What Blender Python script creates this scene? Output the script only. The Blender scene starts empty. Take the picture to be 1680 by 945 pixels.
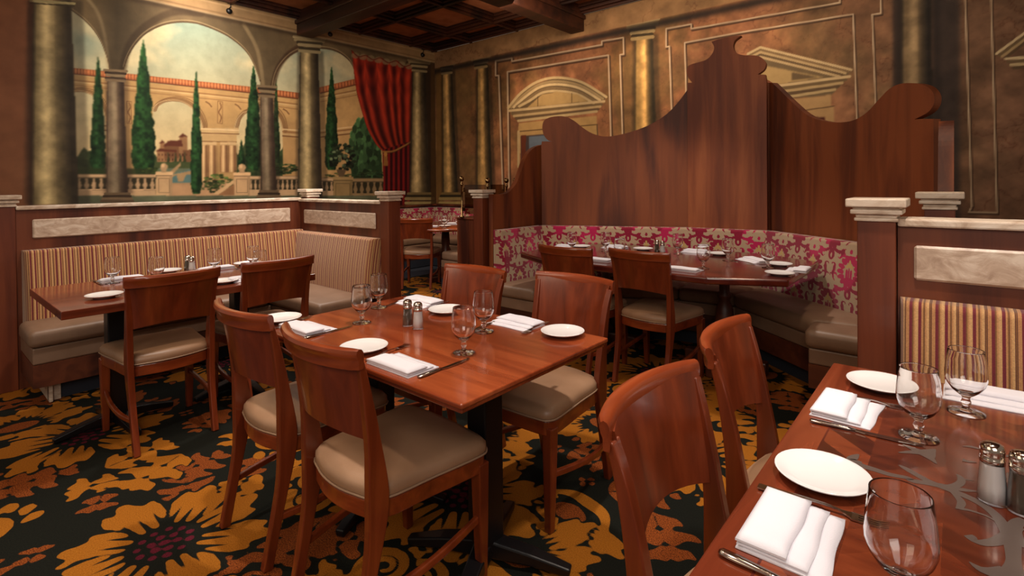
import bpy, bmesh, math, random
import numpy as np
from mathutils import Vector, Matrix
random.seed(7)
SC = bpy.context.scene
COL = SC.collection
PI = math.pi

# ------------------------------------------------------------------ camera geometry
F_, CY_, H_ = 863.148, 307.415, 1.33
YAW, PIT, ROL = .70545257, .01067732, .01033209
def _cam():
    f = np.array([-math.sin(YAW)*math.cos(PIT), math.cos(YAW)*math.cos(PIT), -math.sin(PIT)])
    r = np.array([math.cos(YAW), math.sin(YAW), 0.]); d = np.cross(f, r)
    c, s = math.cos(ROL), math.sin(ROL)
    return np.array([c*r+s*d, -s*r+c*d, f])
M_ = _cam()
def ray(u, v): return M_.T @ np.array([(u-840)/F_, (v-CY_)/F_, 1.])
def at(u, v, z):
    d = ray(u, v); t = (z-H_)/d[2]; return (d[0]*t, d[1]*t)
def on_x(u, v, x):
    d = ray(u, v); t = x/d[0]; return (d[1]*t, H_+d[2]*t)
def on_y(u, v, y):
    d = ray(u, v); t = y/d[1]; return (d[0]*t, H_+d[2]*t)
def on_line(u, v, p0, p1):
    """photo point -> (distance along the plan line p0-p1, height) on that vertical plane"""
    d = ray(u, v); ex, ey = p1[0]-p0[0], p1[1]-p0[1]; L = math.hypot(ex, ey); ex /= L; ey /= L
    t = (p0[0]*ey-p0[1]*ex)/(d[0]*ey-d[1]*ex)
    return ((d[0]*t-p0[0])*ex+(d[1]*t-p0[1])*ey, H_+d[2]*t)

# ------------------------------------------------------------------ colour + materials
def lin(c):
    return tuple(((x/255)/12.92 if x/255 <= .04045 else ((x/255+.055)/1.055)**2.4) for x in c)
def rgba(c): return (*lin(c), 1)
def newmat(name):
    m = bpy.data.materials.new(name); m.use_nodes = True
    nt = m.node_tree; b = nt.nodes['Principled BSDF']
    return m, nt, b
def N(nt, t, **kw):
    n = nt.nodes.new(t)
    for k, v in kw.items():
        if k in n.inputs: n.inputs[k].default_value = v
        else: setattr(n, k, v)
    return n
def L(nt, a, b): nt.links.new(a, b)
def ramp(nt, fac, stops, interp='LINEAR'):
    r = nt.nodes.new('ShaderNodeValToRGB'); r.color_ramp.interpolation = interp
    e = r.color_ramp.elements
    while len(e) < len(stops): e.new(.5)
    for i, (p, c) in enumerate(stops): e[i].position = p; e[i].color = c if len(c) == 4 else (*c, 1)
    L(nt, fac, r.inputs['Fac']); return r
def plain(name, c, rough=.5, metal=0, bump=0, bscale=200, var=0, **kw):
    m, nt, b = newmat(name)
    b.inputs['Base Color'].default_value = rgba(c); b.inputs['Roughness'].default_value = rough
    b.inputs['Metallic'].default_value = metal
    for k, v in kw.items(): b.inputs[k.replace('_', ' ')].default_value = v
    tc = N(nt, 'ShaderNodeTexCoord')
    if var:
        n = N(nt, 'ShaderNodeTexNoise', Scale=6.0, Detail=5.0); L(nt, tc.outputs['Object'], n.inputs['Vector'])
        a = tuple(max(0, x-var) for x in c); d = tuple(min(255, x+var) for x in c)
        r = ramp(nt, n.outputs['Fac'], [(.3, rgba(a)), (.7, rgba(d))]); L(nt, r.outputs[0], b.inputs['Base Color'])
    if bump:
        n = N(nt, 'ShaderNodeTexNoise', Scale=bscale, Detail=3.0); L(nt, tc.outputs['Object'], n.inputs['Vector'])
        bp = N(nt, 'ShaderNodeBump', Strength=bump, Distance=.002)
        L(nt, n.outputs['Fac'], bp.inputs['Height']); L(nt, bp.outputs[0], b.inputs['Normal'])
    return m
def wood(name, dark, mid, light, axis='Z', rough=.32, coat=.3, scale=1.0, fig=.35):
    m, nt, b = newmat(name)
    tc = N(nt, 'ShaderNodeTexCoord'); mp = N(nt, 'ShaderNodeMapping')
    s = {'X': (1.1, 14, 14), 'Y': (14, 1.1, 14), 'Z': (14, 14, 1.1)}[axis]
    mp.inputs['Scale'].default_value = tuple(v*scale for v in s)
    L(nt, tc.outputs['Object'], mp.inputs['Vector'])
    n = N(nt, 'ShaderNodeTexNoise', Scale=1.0, Detail=6.0, Roughness=.6, Distortion=.6); L(nt, mp.outputs[0], n.inputs['Vector'])
    m2 = N(nt, 'ShaderNodeMapping'); s2 = {'X': (.35, 2.6, 2.6), 'Y': (2.6, .35, 2.6), 'Z': (2.6, 2.6, .35)}[axis]
    m2.inputs['Scale'].default_value = tuple(v*scale for v in s2); L(nt, tc.outputs['Object'], m2.inputs['Vector'])
    n2 = N(nt, 'ShaderNodeTexNoise', Scale=1.0, Detail=2.0, Distortion=1.2); L(nt, m2.outputs[0], n2.inputs['Vector'])
    w = N(nt, 'ShaderNodeMath', operation='MULTIPLY'); w.inputs[1].default_value = 13.0; L(nt, n2.outputs['Fac'], w.inputs[0])
    sn = N(nt, 'ShaderNodeMath', operation='SINE'); L(nt, w.outputs[0], sn.inputs[0])
    sc = N(nt, 'ShaderNodeMath', operation='MULTIPLY'); sc.inputs[1].default_value = fig*.35; L(nt, sn.outputs[0], sc.inputs[0])
    ad = N(nt, 'ShaderNodeMath', operation='ADD'); L(nt, sc.outputs[0], ad.inputs[0]); L(nt, n.outputs['Fac'], ad.inputs[1])
    r = ramp(nt, ad.outputs[0], [(.25, rgba(dark)), (.5, rgba(mid)), (.75, rgba(light))])
    L(nt, r.outputs[0], b.inputs['Base Color'])
    b.inputs['Roughness'].default_value = rough; b.inputs['Coat Weight'].default_value = coat; b.inputs['Coat Roughness'].default_value = .12
    return m
def stone(name, a, bcol, c, rough=.35, scale=4.0, stretch=(1, 1, 1)):
    m, nt, b = newmat(name)
    tc = N(nt, 'ShaderNodeTexCoord'); mp = N(nt, 'ShaderNodeMapping'); mp.inputs['Scale'].default_value = stretch
    L(nt, tc.outputs['Object'], mp.inputs['Vector'])
    n = N(nt, 'ShaderNodeTexNoise', Scale=scale, Detail=9.0, Roughness=.65, Distortion=1.5); L(nt, mp.outputs[0], n.inputs['Vector'])
    r = ramp(nt, n.outputs['Fac'], [(.35, rgba(a)), (.5, rgba(bcol)), (.66, rgba(c))]); L(nt, r.outputs[0], b.inputs['Base Color'])
    b.inputs['Roughness'].default_value = rough
    return m
def glass(name, col=(1, 1, 1), rough=0.0):
    m, nt, b = newmat(name)
    b.inputs['Base Color'].default_value = (*col, 1); b.inputs['Transmission Weight'].default_value = 1
    b.inputs['Roughness'].default_value = rough; b.inputs['IOR'].default_value = 1.48
    n = N(nt, 'ShaderNodeTexNoise', Scale=3.0)
    return m
def thin_glass(name, col):
    m, nt, b = newmat(name); nt.nodes.remove(b)
    tr = N(nt, 'ShaderNodeBsdfTransparent'); tr.inputs[0].default_value = (*col, 1)
    gl = N(nt, 'ShaderNodeBsdfGlossy', Roughness=.03); lw = N(nt, 'ShaderNodeLayerWeight', Blend=.25); fr = N(nt, 'ShaderNodeMath', operation='MULTIPLY_ADD'); fr.inputs[1].default_value = .5; fr.inputs[2].default_value = .05; mx = N(nt, 'ShaderNodeMixShader')
    L(nt, lw.outputs['Facing'], fr.inputs[0]); L(nt, fr.outputs[0], mx.inputs[0]); L(nt, tr.outputs[0], mx.inputs[1]); L(nt, gl.outputs[0], mx.inputs[2]); L(nt, mx.outputs[0], nt.nodes['Material Output'].inputs[0])
    return m
def painted(name, rough=.75, bump=.12):
    m, nt, b = newmat(name)
    a = N(nt, 'ShaderNodeVertexColor', layer_name='Col')
    tc = N(nt, 'ShaderNodeTexCoord'); n = N(nt, 'ShaderNodeTexNoise', Scale=9.0, Detail=8.0); L(nt, tc.outputs['Object'], n.inputs['Vector'])
    mx = N(nt, 'ShaderNodeMix', data_type='RGBA', blend_type='MULTIPLY'); mx.inputs[0].default_value = .35
    r = ramp(nt, n.outputs['Fac'], [(.3, (.6, .6, .6, 1)), (.6, (1, 1, 1, 1))])
    L(nt, a.outputs['Color'], mx.inputs[6]); L(nt, r.outputs[0], mx.inputs[7]); L(nt, mx.outputs[2], b.inputs['Base Color'])
    b.inputs['Roughness'].default_value = rough; b.inputs['Specular IOR Level'].default_value = .2
    return m
def stripes(name):
    """vertical upholstery stripes; UV.x is metres along the bench"""
    m, nt, b = newmat(name)
    uv = N(nt, 'ShaderNodeUVMap', uv_map='UV'); sp = N(nt, 'ShaderNodeSeparateXYZ'); L(nt, uv.outputs[0], sp.inputs[0])
    d = N(nt, 'ShaderNodeMath', operation='DIVIDE'); d.inputs[1].default_value = .064; L(nt, sp.outputs[0], d.inputs[0])
    fr = N(nt, 'ShaderNodeMath', operation='FRACT'); L(nt, d.outputs[0], fr.inputs[0])
    bu, ta, ol, br, lt = rgba((112, 24, 38)), rgba((186, 132, 82)), rgba((128, 84, 40)), rgba((98, 48, 34)), rgba((205, 158, 104))
    r = ramp(nt, fr.outputs[0], [(0, bu), (.12, lt), (.24, ta), (.30, ol), (.35, bu), (.47, ta), (.60, br), (.63, ol), (.67, br), (.70, lt), (.80, ta), (.86, br), (.88, ol), (.93, ta)], 'CONSTANT')
    n = N(nt, 'ShaderNodeTexNoise', Scale=260.0, Detail=2.0); tc = N(nt, 'ShaderNodeTexCoord'); L(nt, tc.outputs['Object'], n.inputs['Vector'])
    r2 = ramp(nt, n.outputs['Fac'], [(.3, (.72, .72, .72, 1)), (.7, (1, 1, 1, 1))])
    mx = N(nt, 'ShaderNodeMix', data_type='RGBA', blend_type='MULTIPLY'); mx.inputs[0].default_value = 1
    L(nt, r.outputs[0], mx.inputs[6]); L(nt, r2.outputs[0], mx.inputs[7]); L(nt, mx.outputs[2], b.inputs['Base Color'])
    b.inputs['Roughness'].default_value = .85; b.inputs['Sheen Weight'].default_value = .3
    return m
def field_mat(name, base, cols, rough=.9, fuzz=.25, nscale=500, sheen=.2):
    """attribute Col holds three smooth coverage fields (R,G,B); each is cut at .5 and gives one yarn colour"""
    m, nt, b = newmat(name)
    a = N(nt, 'ShaderNodeVertexColor', layer_name='Col'); sp = N(nt, 'ShaderNodeSeparateColor'); L(nt, a.outputs['Color'], sp.inputs[0])
    cur = None
    tc = N(nt, 'ShaderNodeTexCoord'); n = N(nt, 'ShaderNodeTexNoise', Scale=nscale, Detail=2.0); L(nt, tc.outputs['Object'], n.inputs['Vector'])
    for i, (c1, c2) in enumerate(cols):
        st = N(nt, 'ShaderNodeMapRange'); st.inputs[1].default_value = .44; st.inputs[2].default_value = .56; L(nt, sp.outputs[i], st.inputs[0])
        cr = ramp(nt, n.outputs['Fac'], [(.35, rgba(c1)), (.65, rgba(c2))])
        mx = N(nt, 'ShaderNodeMix', data_type='RGBA'); L(nt, st.outputs[0], mx.inputs[0])
        if cur is None:
            br = ramp(nt, n.outputs['Fac'], [(.3, rgba(base[0])), (.7, rgba(base[1]))]); cur = br.outputs[0]
        L(nt, cur, mx.inputs[6]); L(nt, cr.outputs[0], mx.inputs[7]); cur = mx.outputs[2]
    L(nt, cur, b.inputs['Base Color']); b.inputs['Roughness'].default_value = rough; b.inputs['Specular IOR Level'].default_value = .15
    b.inputs['Sheen Weight'].default_value = sheen
    bp = N(nt, 'ShaderNodeBump', Strength=fuzz, Distance=.003); L(nt, n.outputs['Fac'], bp.inputs['Height']); L(nt, bp.outputs[0], b.inputs['Normal'])
    return m
def parquet(name):
    m, nt, b = newmat(name)
    tc = N(nt, 'ShaderNodeTexCoord'); sp = N(nt, 'ShaderNodeSeparateXYZ'); L(nt, tc.outputs['Object'], sp.inputs[0])
    def mth(op, a, bb=None):
        n = N(nt, 'ShaderNodeMath', operation=op)
        for i, v in enumerate((a, bb)):
            if v is None: continue
            if isinstance(v, (int, float)): n.inputs[i].default_value = v
            else: L(nt, v, n.inputs[i])
        return n.outputs[0]
    x, y = sp.outputs[0], sp.outputs[1]
    # chevrons: |x| folds the 45 degree planks along a spine every .24 m
    fx = mth('PINGPONG', x, .12); v = mth('ADD', y, mth('MULTIPLY', fx, 1.0))
    plank = mth('FLOOR', mth('DIVIDE', v, .075)); cell = mth('FLOOR', mth('DIVIDE', x, .12))
    cv = N(nt, 'ShaderNodeCombineXYZ'); L(nt, plank, cv.inputs[0]); L(nt, cell, cv.inputs[1])
    wn = N(nt, 'ShaderNodeTexWhiteNoise', noise_dimensions='2D'); L(nt, cv.outputs[0], wn.inputs['Vector'])
    mp = N(nt, 'ShaderNodeMapping'); mp.inputs['Scale'].default_value = (9, 40, 9); mp.inputs['Rotation'].default_value = (0, 0, .785)
    L(nt, tc.outputs['Object'], mp.inputs['Vector'])
    n = N(nt, 'ShaderNodeTexNoise', Scale=1.0, Detail=6.0); L(nt, mp.outputs[0], n.inputs['Vector'])
    k = mth('ADD', mth('MULTIPLY', wn.outputs['Value'], .45), mth('MULTIPLY', n.outputs['Fac'], .55))
    r = ramp(nt, k, [(.2, rgba((58, 22, 14))), (.5, rgba((98, 42, 24))), (.8, rgba((132, 62, 34)))])
    L(nt, r.outputs[0], b.inputs['Base Color']); b.inputs['Roughness'].default_value = .2; b.inputs['Coat Weight'].default_value = .5; b.inputs['Coat Roughness'].default_value = .08
    return m

MT = dict(
 chair=wood('chair_wood', (84, 32, 13), (108, 43, 19), (132, 57, 27), 'Z', .3, .45, 1.3, .22),
 chair_h=wood('chair_wood_rail', (92, 35, 14), (118, 48, 20), (144, 64, 29), 'X', .28, .45, 1.3, .15),
 table=wood('table_wood', (88, 34, 16), (126, 54, 27), (156, 76, 40), 'X', .2, .5, 1.0, .35),
 table_y=wood('table_wood_y', (70, 26, 14), (108, 46, 26), (134, 64, 38), 'Y', .17, .6, 1.0, .35),
 table_dark=wood('table_wood_dark', (54, 16, 12), (84, 30, 22), (108, 42, 28), 'X', .2, .6, 1.0, .3),
 screen=wood('screen_wood', (74, 30, 11), (104, 48, 19), (130, 66, 30), 'Z', .6, 0, .8, .7),
 screen_c=wood('screen_wood_center', (100, 44, 20), (126, 62, 30), (150, 82, 44), 'Z', .6, 0, .9, .6),
 panel=wood('panel_wood', (56, 22, 12), (84, 38, 20), (108, 54, 30), 'Z', .4, .15, .9, .5),
 post=wood('post_wood', (74, 30, 16), (104, 48, 26), (126, 64, 36), 'Z', .4, .15, .8, .5),
 base=wood('bench_base_wood', (50, 20, 11), (78, 36, 20), (100, 50, 28), 'X', .45, .1, .8, .5),
 beam=wood('beam_wood', (34, 14, 7), (54, 24, 12), (74, 36, 18), 'X', .55, 0, .6, .5),
 leather=plain('taupe_leather', (152, 117, 90), .42, 0, .15, 350, 8),
 leather_d=plain('bench_leather', (126, 98, 78), .45, 0, .15, 350, 8),
 piping=plain('leather_piping', (152, 122, 98), .4),
 china=plain('white_china', (220, 216, 216), .12, 0),
 linen=plain('white_linen', (218, 214, 222), .85, 0, .3, 900),
 steel=plain('cutlery_steel', (190, 180, 172), .14, 1),
 chrome=plain('shaker_cap_chrome', (205, 195, 185), .12, 1),
 brass=plain('polished_brass', (150, 122, 84), .2, 1),
 blackmetal=plain('black_table_base', (22, 20, 22), .35, .3),
 black=plain('black_fixture', (12, 11, 11), .4),
 navy=plain('navy_plinth', (34, 38, 50), .7),
 salt=plain('salt_grains', (242, 238, 238), .9, 0, .5, 1500),
 pepper=plain('pepper_grains', (84, 74, 60), .9, 0, .8, 1500, 0),
 glass=glass('clear_glass', (1, 1, 1)),
 pane=thin_glass('smoked_glass', (.55, .46, .38)), jar=thin_glass('jar_glass', (.97, .97, .97)),
 marble=stone('travertine', (168, 142, 122), (192, 168, 148), (218, 200, 182), .3, 9.0, (1, 1, 2)),
 cap=stone('travertine_cap', (176, 150, 128), (206, 186, 166), (226, 212, 196), .4, 7.0, (1, 1, 2)),
 cove=plain('coffer_panel', (168, 104, 66), .8, var=14),
 mural=painted('mural_paint'),
 stripe=stripes('striped_upholstery'),
 damask=field_mat('damask_upholstery', ((158, 132, 104), (182, 156, 128)), [((158, 14, 62), (186, 26, 84)), ((118, 8, 38), (142, 12, 50)), ((176, 140, 84), (192, 160, 100))], .7, .15, 700, .4),
 carpet=field_mat('floral_carpet', ((9, 11, 8), (24, 25, 18)), [((70, 28, 8), (146, 74, 26)), ((134, 78, 14), (160, 98, 26)), ((70, 12, 26), (96, 24, 40))], .95, .5, 230, .0),
 parquet=parquet('parquet_top'),
 inlay=plain('gray_inlay', (98, 84, 78), .25, .2),
)

# ------------------------------------------------------------------ mesh helpers
class MB:
    def __init__(s): s.bm = bmesh.new()
    def _add(s, fn, mat=None):
        n0 = len(s.bm.verts); fn()
        s.bm.verts.ensure_lookup_table(); vs = s.bm.verts[n0:]
        if mat is not None:
            for v in vs: v.co = mat @ v.co
        return vs
    def poly(s, pts, z0, z1, mat=None, bevel=0, seg=2):
        """prism over plan polygon pts"""
        t = bmesh.new(); n = len(pts)
        a = [t.verts.new((p[0], p[1], z0)) for p in pts]; b = [t.verts.new((p[0], p[1], z1)) for p in pts]
        t.faces.new(a[::-1]); t.faces.new(b)
        for i in range(n): t.faces.new((a[i], a[(i+1) % n], b[(i+1) % n], b[i]))
        bmesh.ops.recalc_face_normals(t, faces=t.faces)
        if bevel: bmesh.ops.bevel(t, geom=[e for e in t.edges], offset=bevel, segments=seg, affect='EDGES', profile=.5, clamp_overlap=True)
        s.merge(t, mat); return s
    def box(s, x0, x1, y0, y1, z0, z1, mat=None, bevel=0, seg=2):
        return s.poly([(x0, y0), (x1, y0), (x1, y1), (x0, y1)], z0, z1, mat, bevel, seg)
    def merge(s, t, mat=None):
        vm = {}
        for v in t.verts: vm[v] = s.bm.verts.new(mat @ v.co if mat is not None else v.co)
        for f in t.faces:
            try: nf = s.bm.faces.new([vm[v] for v in f.verts]); nf.smooth = f.smooth
            except ValueError: pass
        t.free()
    def lathe(s, prof, n=24, mat=None, sx=1, sy=1):
        t = bmesh.new(); rings = []
        for r, z in prof:
            if r < 1e-5: rings.append([t.verts.new((0, 0, z))])
            else: rings.append([t.verts.new((r*sx*math.cos(2*PI*i/n), r*sy*math.sin(2*PI*i/n), z)) for i in range(n)])
        for a, b in zip(rings, rings[1:]):
            for i in range(n):
                j = (i+1) % n
                if len(a) == 1 and len(b) == 1: continue
                if len(a) == 1: t.faces.new((a[0], b[i], b[j]))
                elif len(b) == 1: t.faces.new((a[i], b[0], a[j]))
                else: t.faces.new((a[i], b[i], b[j], a[j]))
        bmesh.ops.recalc_face_normals(t, faces=t.faces)
        for f in t.faces: f.smooth = True
        s.merge(t, mat); return s
    def sweep(s, path, secs, mat=None, closed=False, up=(0, 0, 1), smooth=False):
        """path: points; secs: one list of (a,b) offsets per point (a sideways, b along 'up'-ish)"""
        t = bmesh.new(); P = [Vector(p) for p in path]; rings = []; n = len(P)
        if not isinstance(secs[0][0], (list, tuple)): secs = [secs]*n
        for i, p in enumerate(P):
            if closed: d = P[(i+1) % n]-P[i-1]
            else: d = P[min(i+1, n-1)]-P[max(i-1, 0)]
            d.normalize(); U = Vector(up)
            if abs(d.dot(U)) > .98: U = Vector((0, 1, 0))
            a = d.cross(U).normalized(); b = a.cross(d).normalized()
            rings.append([t.verts.new(p+a*q[0]+b*q[1]) for q in secs[i]])
        m = len(rings[0]); R = rings+([rings[0]] if closed else [])
        for A, B in zip(R, R[1:]):
            for i in range(m): t.faces.new((A[i], A[(i+1) % m], B[(i+1) % m], B[i]))
        if not closed: t.faces.new(rings[0][::-1]); t.faces.new(rings[-1])
        bmesh.ops.recalc_face_normals(t, faces=t.faces)
        if smooth:
            for f in t.faces: f.smooth = True
        s.merge(t, mat); return s
    def tube(s, path, r, n=8, mat=None, closed=False):
        rr = r if isinstance(r, (list, tuple)) else [r]*len(path)
        return s.sweep(path, [[(q*math.cos(2*PI*i/n), q*math.sin(2*PI*i/n)) for i in range(n)] for q in rr], mat, closed, smooth=True)
    def build(s, name, mat, parent=None, loc=None, smooth=False, matrix=None, bevel=0):
        me = bpy.data.meshes.new(name)
        s.bm.normal_update()
        if smooth:
            for f in s.bm.faces: f.smooth = True
        s.bm.to_mesh(me); s.bm.free()
        return link(name, me, mat, parent, loc, matrix, bevel)
def link(name, me, mat, parent=None, loc=None, matrix=None, bevel=0):
    o = bpy.data.objects.new(name, me); COL.objects.link(o)
    me.materials.append(mat)
    if parent is not None: o.parent = parent
    if loc is not None: o.location = loc
    if matrix is not None: o.matrix_local = matrix
    if bevel:
        b = o.modifiers.new('Bevel', 'BEVEL'); b.width = bevel; b.segments = 2; b.limit_method = 'ANGLE'; b.angle_limit = .6
    return o
def thing(name, label, cat, loc=(0, 0, 0), rz=0, group=None):
    o = bpy.data.objects.new(name, None); COL.objects.link(o); o.location = loc; o.rotation_euler = (0, 0, rz)
    o.empty_display_size = .05
    return tag(o, label, cat, group)
def tag(o, label=None, cat=None, group=None, kind=None):
    if label: o['label'] = label
    if cat: o['category'] = cat
    if group: o['group'] = group
    if kind: o['kind'] = kind
    return o
def copy_thing(src, loc, rz, label, group=None):
    r = src.copy(); COL.objects.link(r); r.location = loc; r.rotation_euler = (0, 0, rz); tag(r, label, None, group)
    for ch in list(src.children):
        c = ch.copy(); COL.objects.link(c); c.parent = r
        for g in list(ch.children):
            d = g.copy(); COL.objects.link(d); d.parent = c
    return r
def catmull(pts, k=6, closed=False):
    P = [np.array(p, float) for p in pts]; n = len(P); out = []
    rng = range(n) if closed else range(n-1)
    for i in rng:
        if closed: a, b, c, d = P[i-1], P[i], P[(i+1) % n], P[(i+2) % n]
        else: a, b, c, d = P[max(i-1, 0)], P[i], P[i+1], P[min(i+2, n-1)]
        for j in range(k):
            t = j/k
            out.append(tuple(.5*((2*b)+(-a+c)*t+(2*a-5*b+4*c-d)*t*t+(-a+3*b-3*c+d)*t**3)))
    if not closed: out.append(tuple(P[-1]))
    return out
def grid_mesh(name, P, mat, parent=None, colors=None, uv=None, smooth=True, loc=None):
    """P: (h,w,3) array of points -> quad grid object, optional per-vertex colours / uv"""
    h, w, _ = P.shape
    me = bpy.data.meshes.new(name)
    idx = np.arange(h*w).reshape(h, w)
    q = np.stack([idx[:-1, :-1], idx[:-1, 1:], idx[1:, 1:], idx[1:, :-1]], -1).reshape(-1, 4)
    nf = len(q)
    me.vertices.add(h*w); me.vertices.foreach_set('co', P.reshape(-1).astype(np.float32))
    me.loops.add(nf*4); me.loops.foreach_set('vertex_index', q.reshape(-1).astype(np.int32))
    me.polygons.add(nf); me.polygons.foreach_set('loop_start', (np.arange(nf)*4).astype(np.int32))
    me.update(calc_edges=True)
    me.polygons.foreach_set('use_smooth', np.full(nf, smooth))
    if colors is not None:
        a = me.color_attributes.new('Col', 'FLOAT_COLOR', 'POINT')
        c = np.concatenate([colors.reshape(-1, 3), np.ones((h*w, 1))], 1).astype(np.float32); a.data.foreach_set('color', c.reshape(-1))
    if uv is not None:
        l = me.uv_layers.new(name='UV'); l.data.foreach_set('uv', uv.reshape(-1, 2)[q.reshape(-1)].astype(np.float32).reshape(-1))
    me.validate()
    return link(name, me, mat, parent, loc)

# ------------------------------------------------------------------ numpy painter
RNG = np.random.RandomState(3)
def vnoise(h, w, cell, rng=RNG):
    gh, gw = int(h/cell)+3, int(w/cell)+3; g = rng.rand(gh, gw)
    y = np.arange(h)/cell; x = np.arange(w)/cell; yi = y.astype(int); xi = x.astype(int)
    fy = (y-yi)[:, None]; fx = (x-xi)[None]; fy = fy*fy*(3-2*fy); fx = fx*fx*(3-2*fx)
    a = g[yi][:, xi]; b = g[yi][:, xi+1]; c = g[yi+1][:, xi]; d = g[yi+1][:, xi+1]
    return (a*(1-fx)+b*fx)*(1-fy)+(c*(1-fx)+d*fx)*fy
def fbm(h, w, cell, o=5):
    s = np.zeros((h, w)); a = 1; t = 0
    for _ in range(o):
        s += a*vnoise(h, w, max(cell, 1.01)); t += a; a *= .55; cell /= 2
    return s/t
def blur(a, n=1):
    for _ in range(n):
        p = np.pad(a, ((1, 1), (1, 1)), 'edge'); a = (p[:-2, 1:-1]+2*p[1:-1, 1:-1]+p[2:, 1:-1])/4
        p = np.pad(a, ((1, 1), (1, 1)), 'edge'); a = (p[1:-1, :-2]+2*p[1:-1, 1:-1]+p[1:-1, 2:])/4
    return a
class Paint:
    """a painted surface; X,Y hold, for every vertex, the drawing coordinates used to lay the picture out"""
    def __init__(s, X, Y, col):
        s.X, s.Y = X, Y; s.h, s.w = X.shape; s.C = np.ones((s.h, s.w, 3))*np.array(col, float)
    def _sub(s, pts, soft=1):
        pts = np.array(pts, float); q = s._win(pts, soft)
        if q is None: return None
        x = s.X[q]; y = s.Y[q]; ins = np.zeros(x.shape, bool)
        for (x1, y1), (x2, y2) in zip(pts, np.roll(pts, -1, 0)):
            if y1 == y2: continue
            c = ((y1 > y) != (y2 > y)); ins ^= c & (x < (x2-x1)*(y-y1)/(y2-y1)+x1)
        sub = ins.astype(float)
        if soft: sub = blur(sub, soft)
        return sub, q[0], q[1]
    def _win(s, pts, soft=1, pad=1):
        if not hasattr(s, 'Xc'):
            s.Xc, s.Yc = s.X[::8, ::8], s.Y[::8, ::8]
            s.mx = 2+max(np.abs(np.diff(s.Xc, axis=1)).max(), np.abs(np.diff(s.Xc, axis=0)).max()); s.my = 2+max(np.abs(np.diff(s.Yc, axis=0)).max(), np.abs(np.diff(s.Yc, axis=1)).max())
        b = (s.Xc >= pts[:, 0].min()-s.mx) & (s.Xc <= pts[:, 0].max()+s.mx) & (s.Yc >= pts[:, 1].min()-s.my) & (s.Yc <= pts[:, 1].max()+s.my)
        rows = np.where(b.any(1))[0]; cols = np.where(b.any(0))[0]
        if len(rows) == 0 or len(cols) == 0: return None
        r0, r1, c0, c1 = max(rows[0]*8-8, 0), min(rows[-1]*8+9, s.h), max(cols[0]*8-8, 0), min(cols[-1]*8+9, s.w)
        x = s.X[r0:r1, c0:c1]; y = s.Y[r0:r1, c0:c1]
        b = (x >= pts[:, 0].min()-pad) & (x <= pts[:, 0].max()+pad) & (y >= pts[:, 1].min()-pad) & (y <= pts[:, 1].max()+pad)
        rows = np.where(b.any(1))[0]; cols = np.where(b.any(0))[0]
        if len(rows) == 0 or len(cols) == 0: return None
        q = soft+2; R0, R1, C0, C1 = max(r0+rows[0]-q, 0), min(r0+rows[-1]+q+1, s.h), max(c0+cols[0]-q, 0), min(c0+cols[-1]+q+1, s.w)
        return slice(R0, R1), slice(C0, C1)
    def mask(s, pts, soft=1):
        m = np.zeros((s.h, s.w)); q = s._sub(pts, soft)
        if q is not None: m[q[1], q[2]] = q[0]
        return m
    def lay(s, m, col, a=1.0):
        m = (m*a)[..., None]; s.C = s.C*(1-m)+(np.array(col, float) if not isinstance(col, np.ndarray) or col.ndim == 1 else col)*m
    def fill(s, pts, col, a=1., soft=1):
        q = s._sub(pts, soft)
        if q is None: return
        m = (q[0]*a)[..., None]; v = s.C[q[1], q[2]]; s.C[q[1], q[2]] = v*(1-m)+(col[q[1], q[2]] if isinstance(col, np.ndarray) and col.ndim == 3 else np.array(col, float))*m
    def rect(s, x0, y0, x1, y1, col, a=1., soft=1): s.fill([(x0, y0), (x1, y0), (x1, y1), (x0, y1)], col, a, soft)
    def cover(s, pts, w, soft=1, unit=1.0):
        ws = w if isinstance(w, (list, tuple)) else [w]*len(pts); q = s._win(np.array([p[:2] for p in pts], float), soft+1, max(ws)+2*unit)
        if q is None: return None
        x = s.X[q]; y = s.Y[q]; c = np.zeros(x.shape)
        for i in range(len(pts)-1):
            (x1, y1), (x2, y2) = pts[i][:2], pts[i+1][:2]; dx, dy = x2-x1, y2-y1; l2 = dx*dx+dy*dy or 1e-9
            t = np.clip(((x-x1)*dx+(y-y1)*dy)/l2, 0, 1); d = np.hypot(x-x1-t*dx, y-y1-t*dy)
            c = np.maximum(c, np.clip((ws[i]+(ws[i+1]-ws[i])*t)/2/unit-d/unit+.5, 0, 1))
        if soft > 1: c = blur(c, soft-1)
        return c, q[0], q[1]
    def line(s, pts, w, col, a=1., soft=1):
        q = s.cover(pts, w, soft)
        if q is None: return
        m = (q[0]*a)[..., None]; v = s.C[q[1], q[2]]; s.C[q[1], q[2]] = v*(1-m)+np.array(col, float)*m
    def shade(s, m, f, a=1.):
        """multiply by per-vertex factor f inside mask m"""
        k = 1+(f-1)*m*a; s.C = s.C*k[..., None]
    def ell(s, cx, cy, rx, ry, col, a=1., soft=1, n=20):
        s.fill([(cx+rx*math.cos(2*PI*i/n), cy+ry*math.sin(2*PI*i/n)) for i in range(n)], col, a, soft)
    def linear(s):
        c = np.clip(s.C, 0, 255)/255; return np.where(c <= .04045, c/12.92, ((c+.055)/1.055)**2.4)
def wall_coords(A, Z, axis, const):
    if axis == 'x': P = np.stack([np.full_like(A, const), A, Z-H_], -1)
    else: P = np.stack([A, np.full_like(A, const), Z-H_], -1)
    c = P @ M_.T
    return 840+F_*c[..., 0]/c[..., 2], CY_+F_*c[..., 1]/c[..., 2]
def A3(*c): return np.array(c, float)

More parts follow.
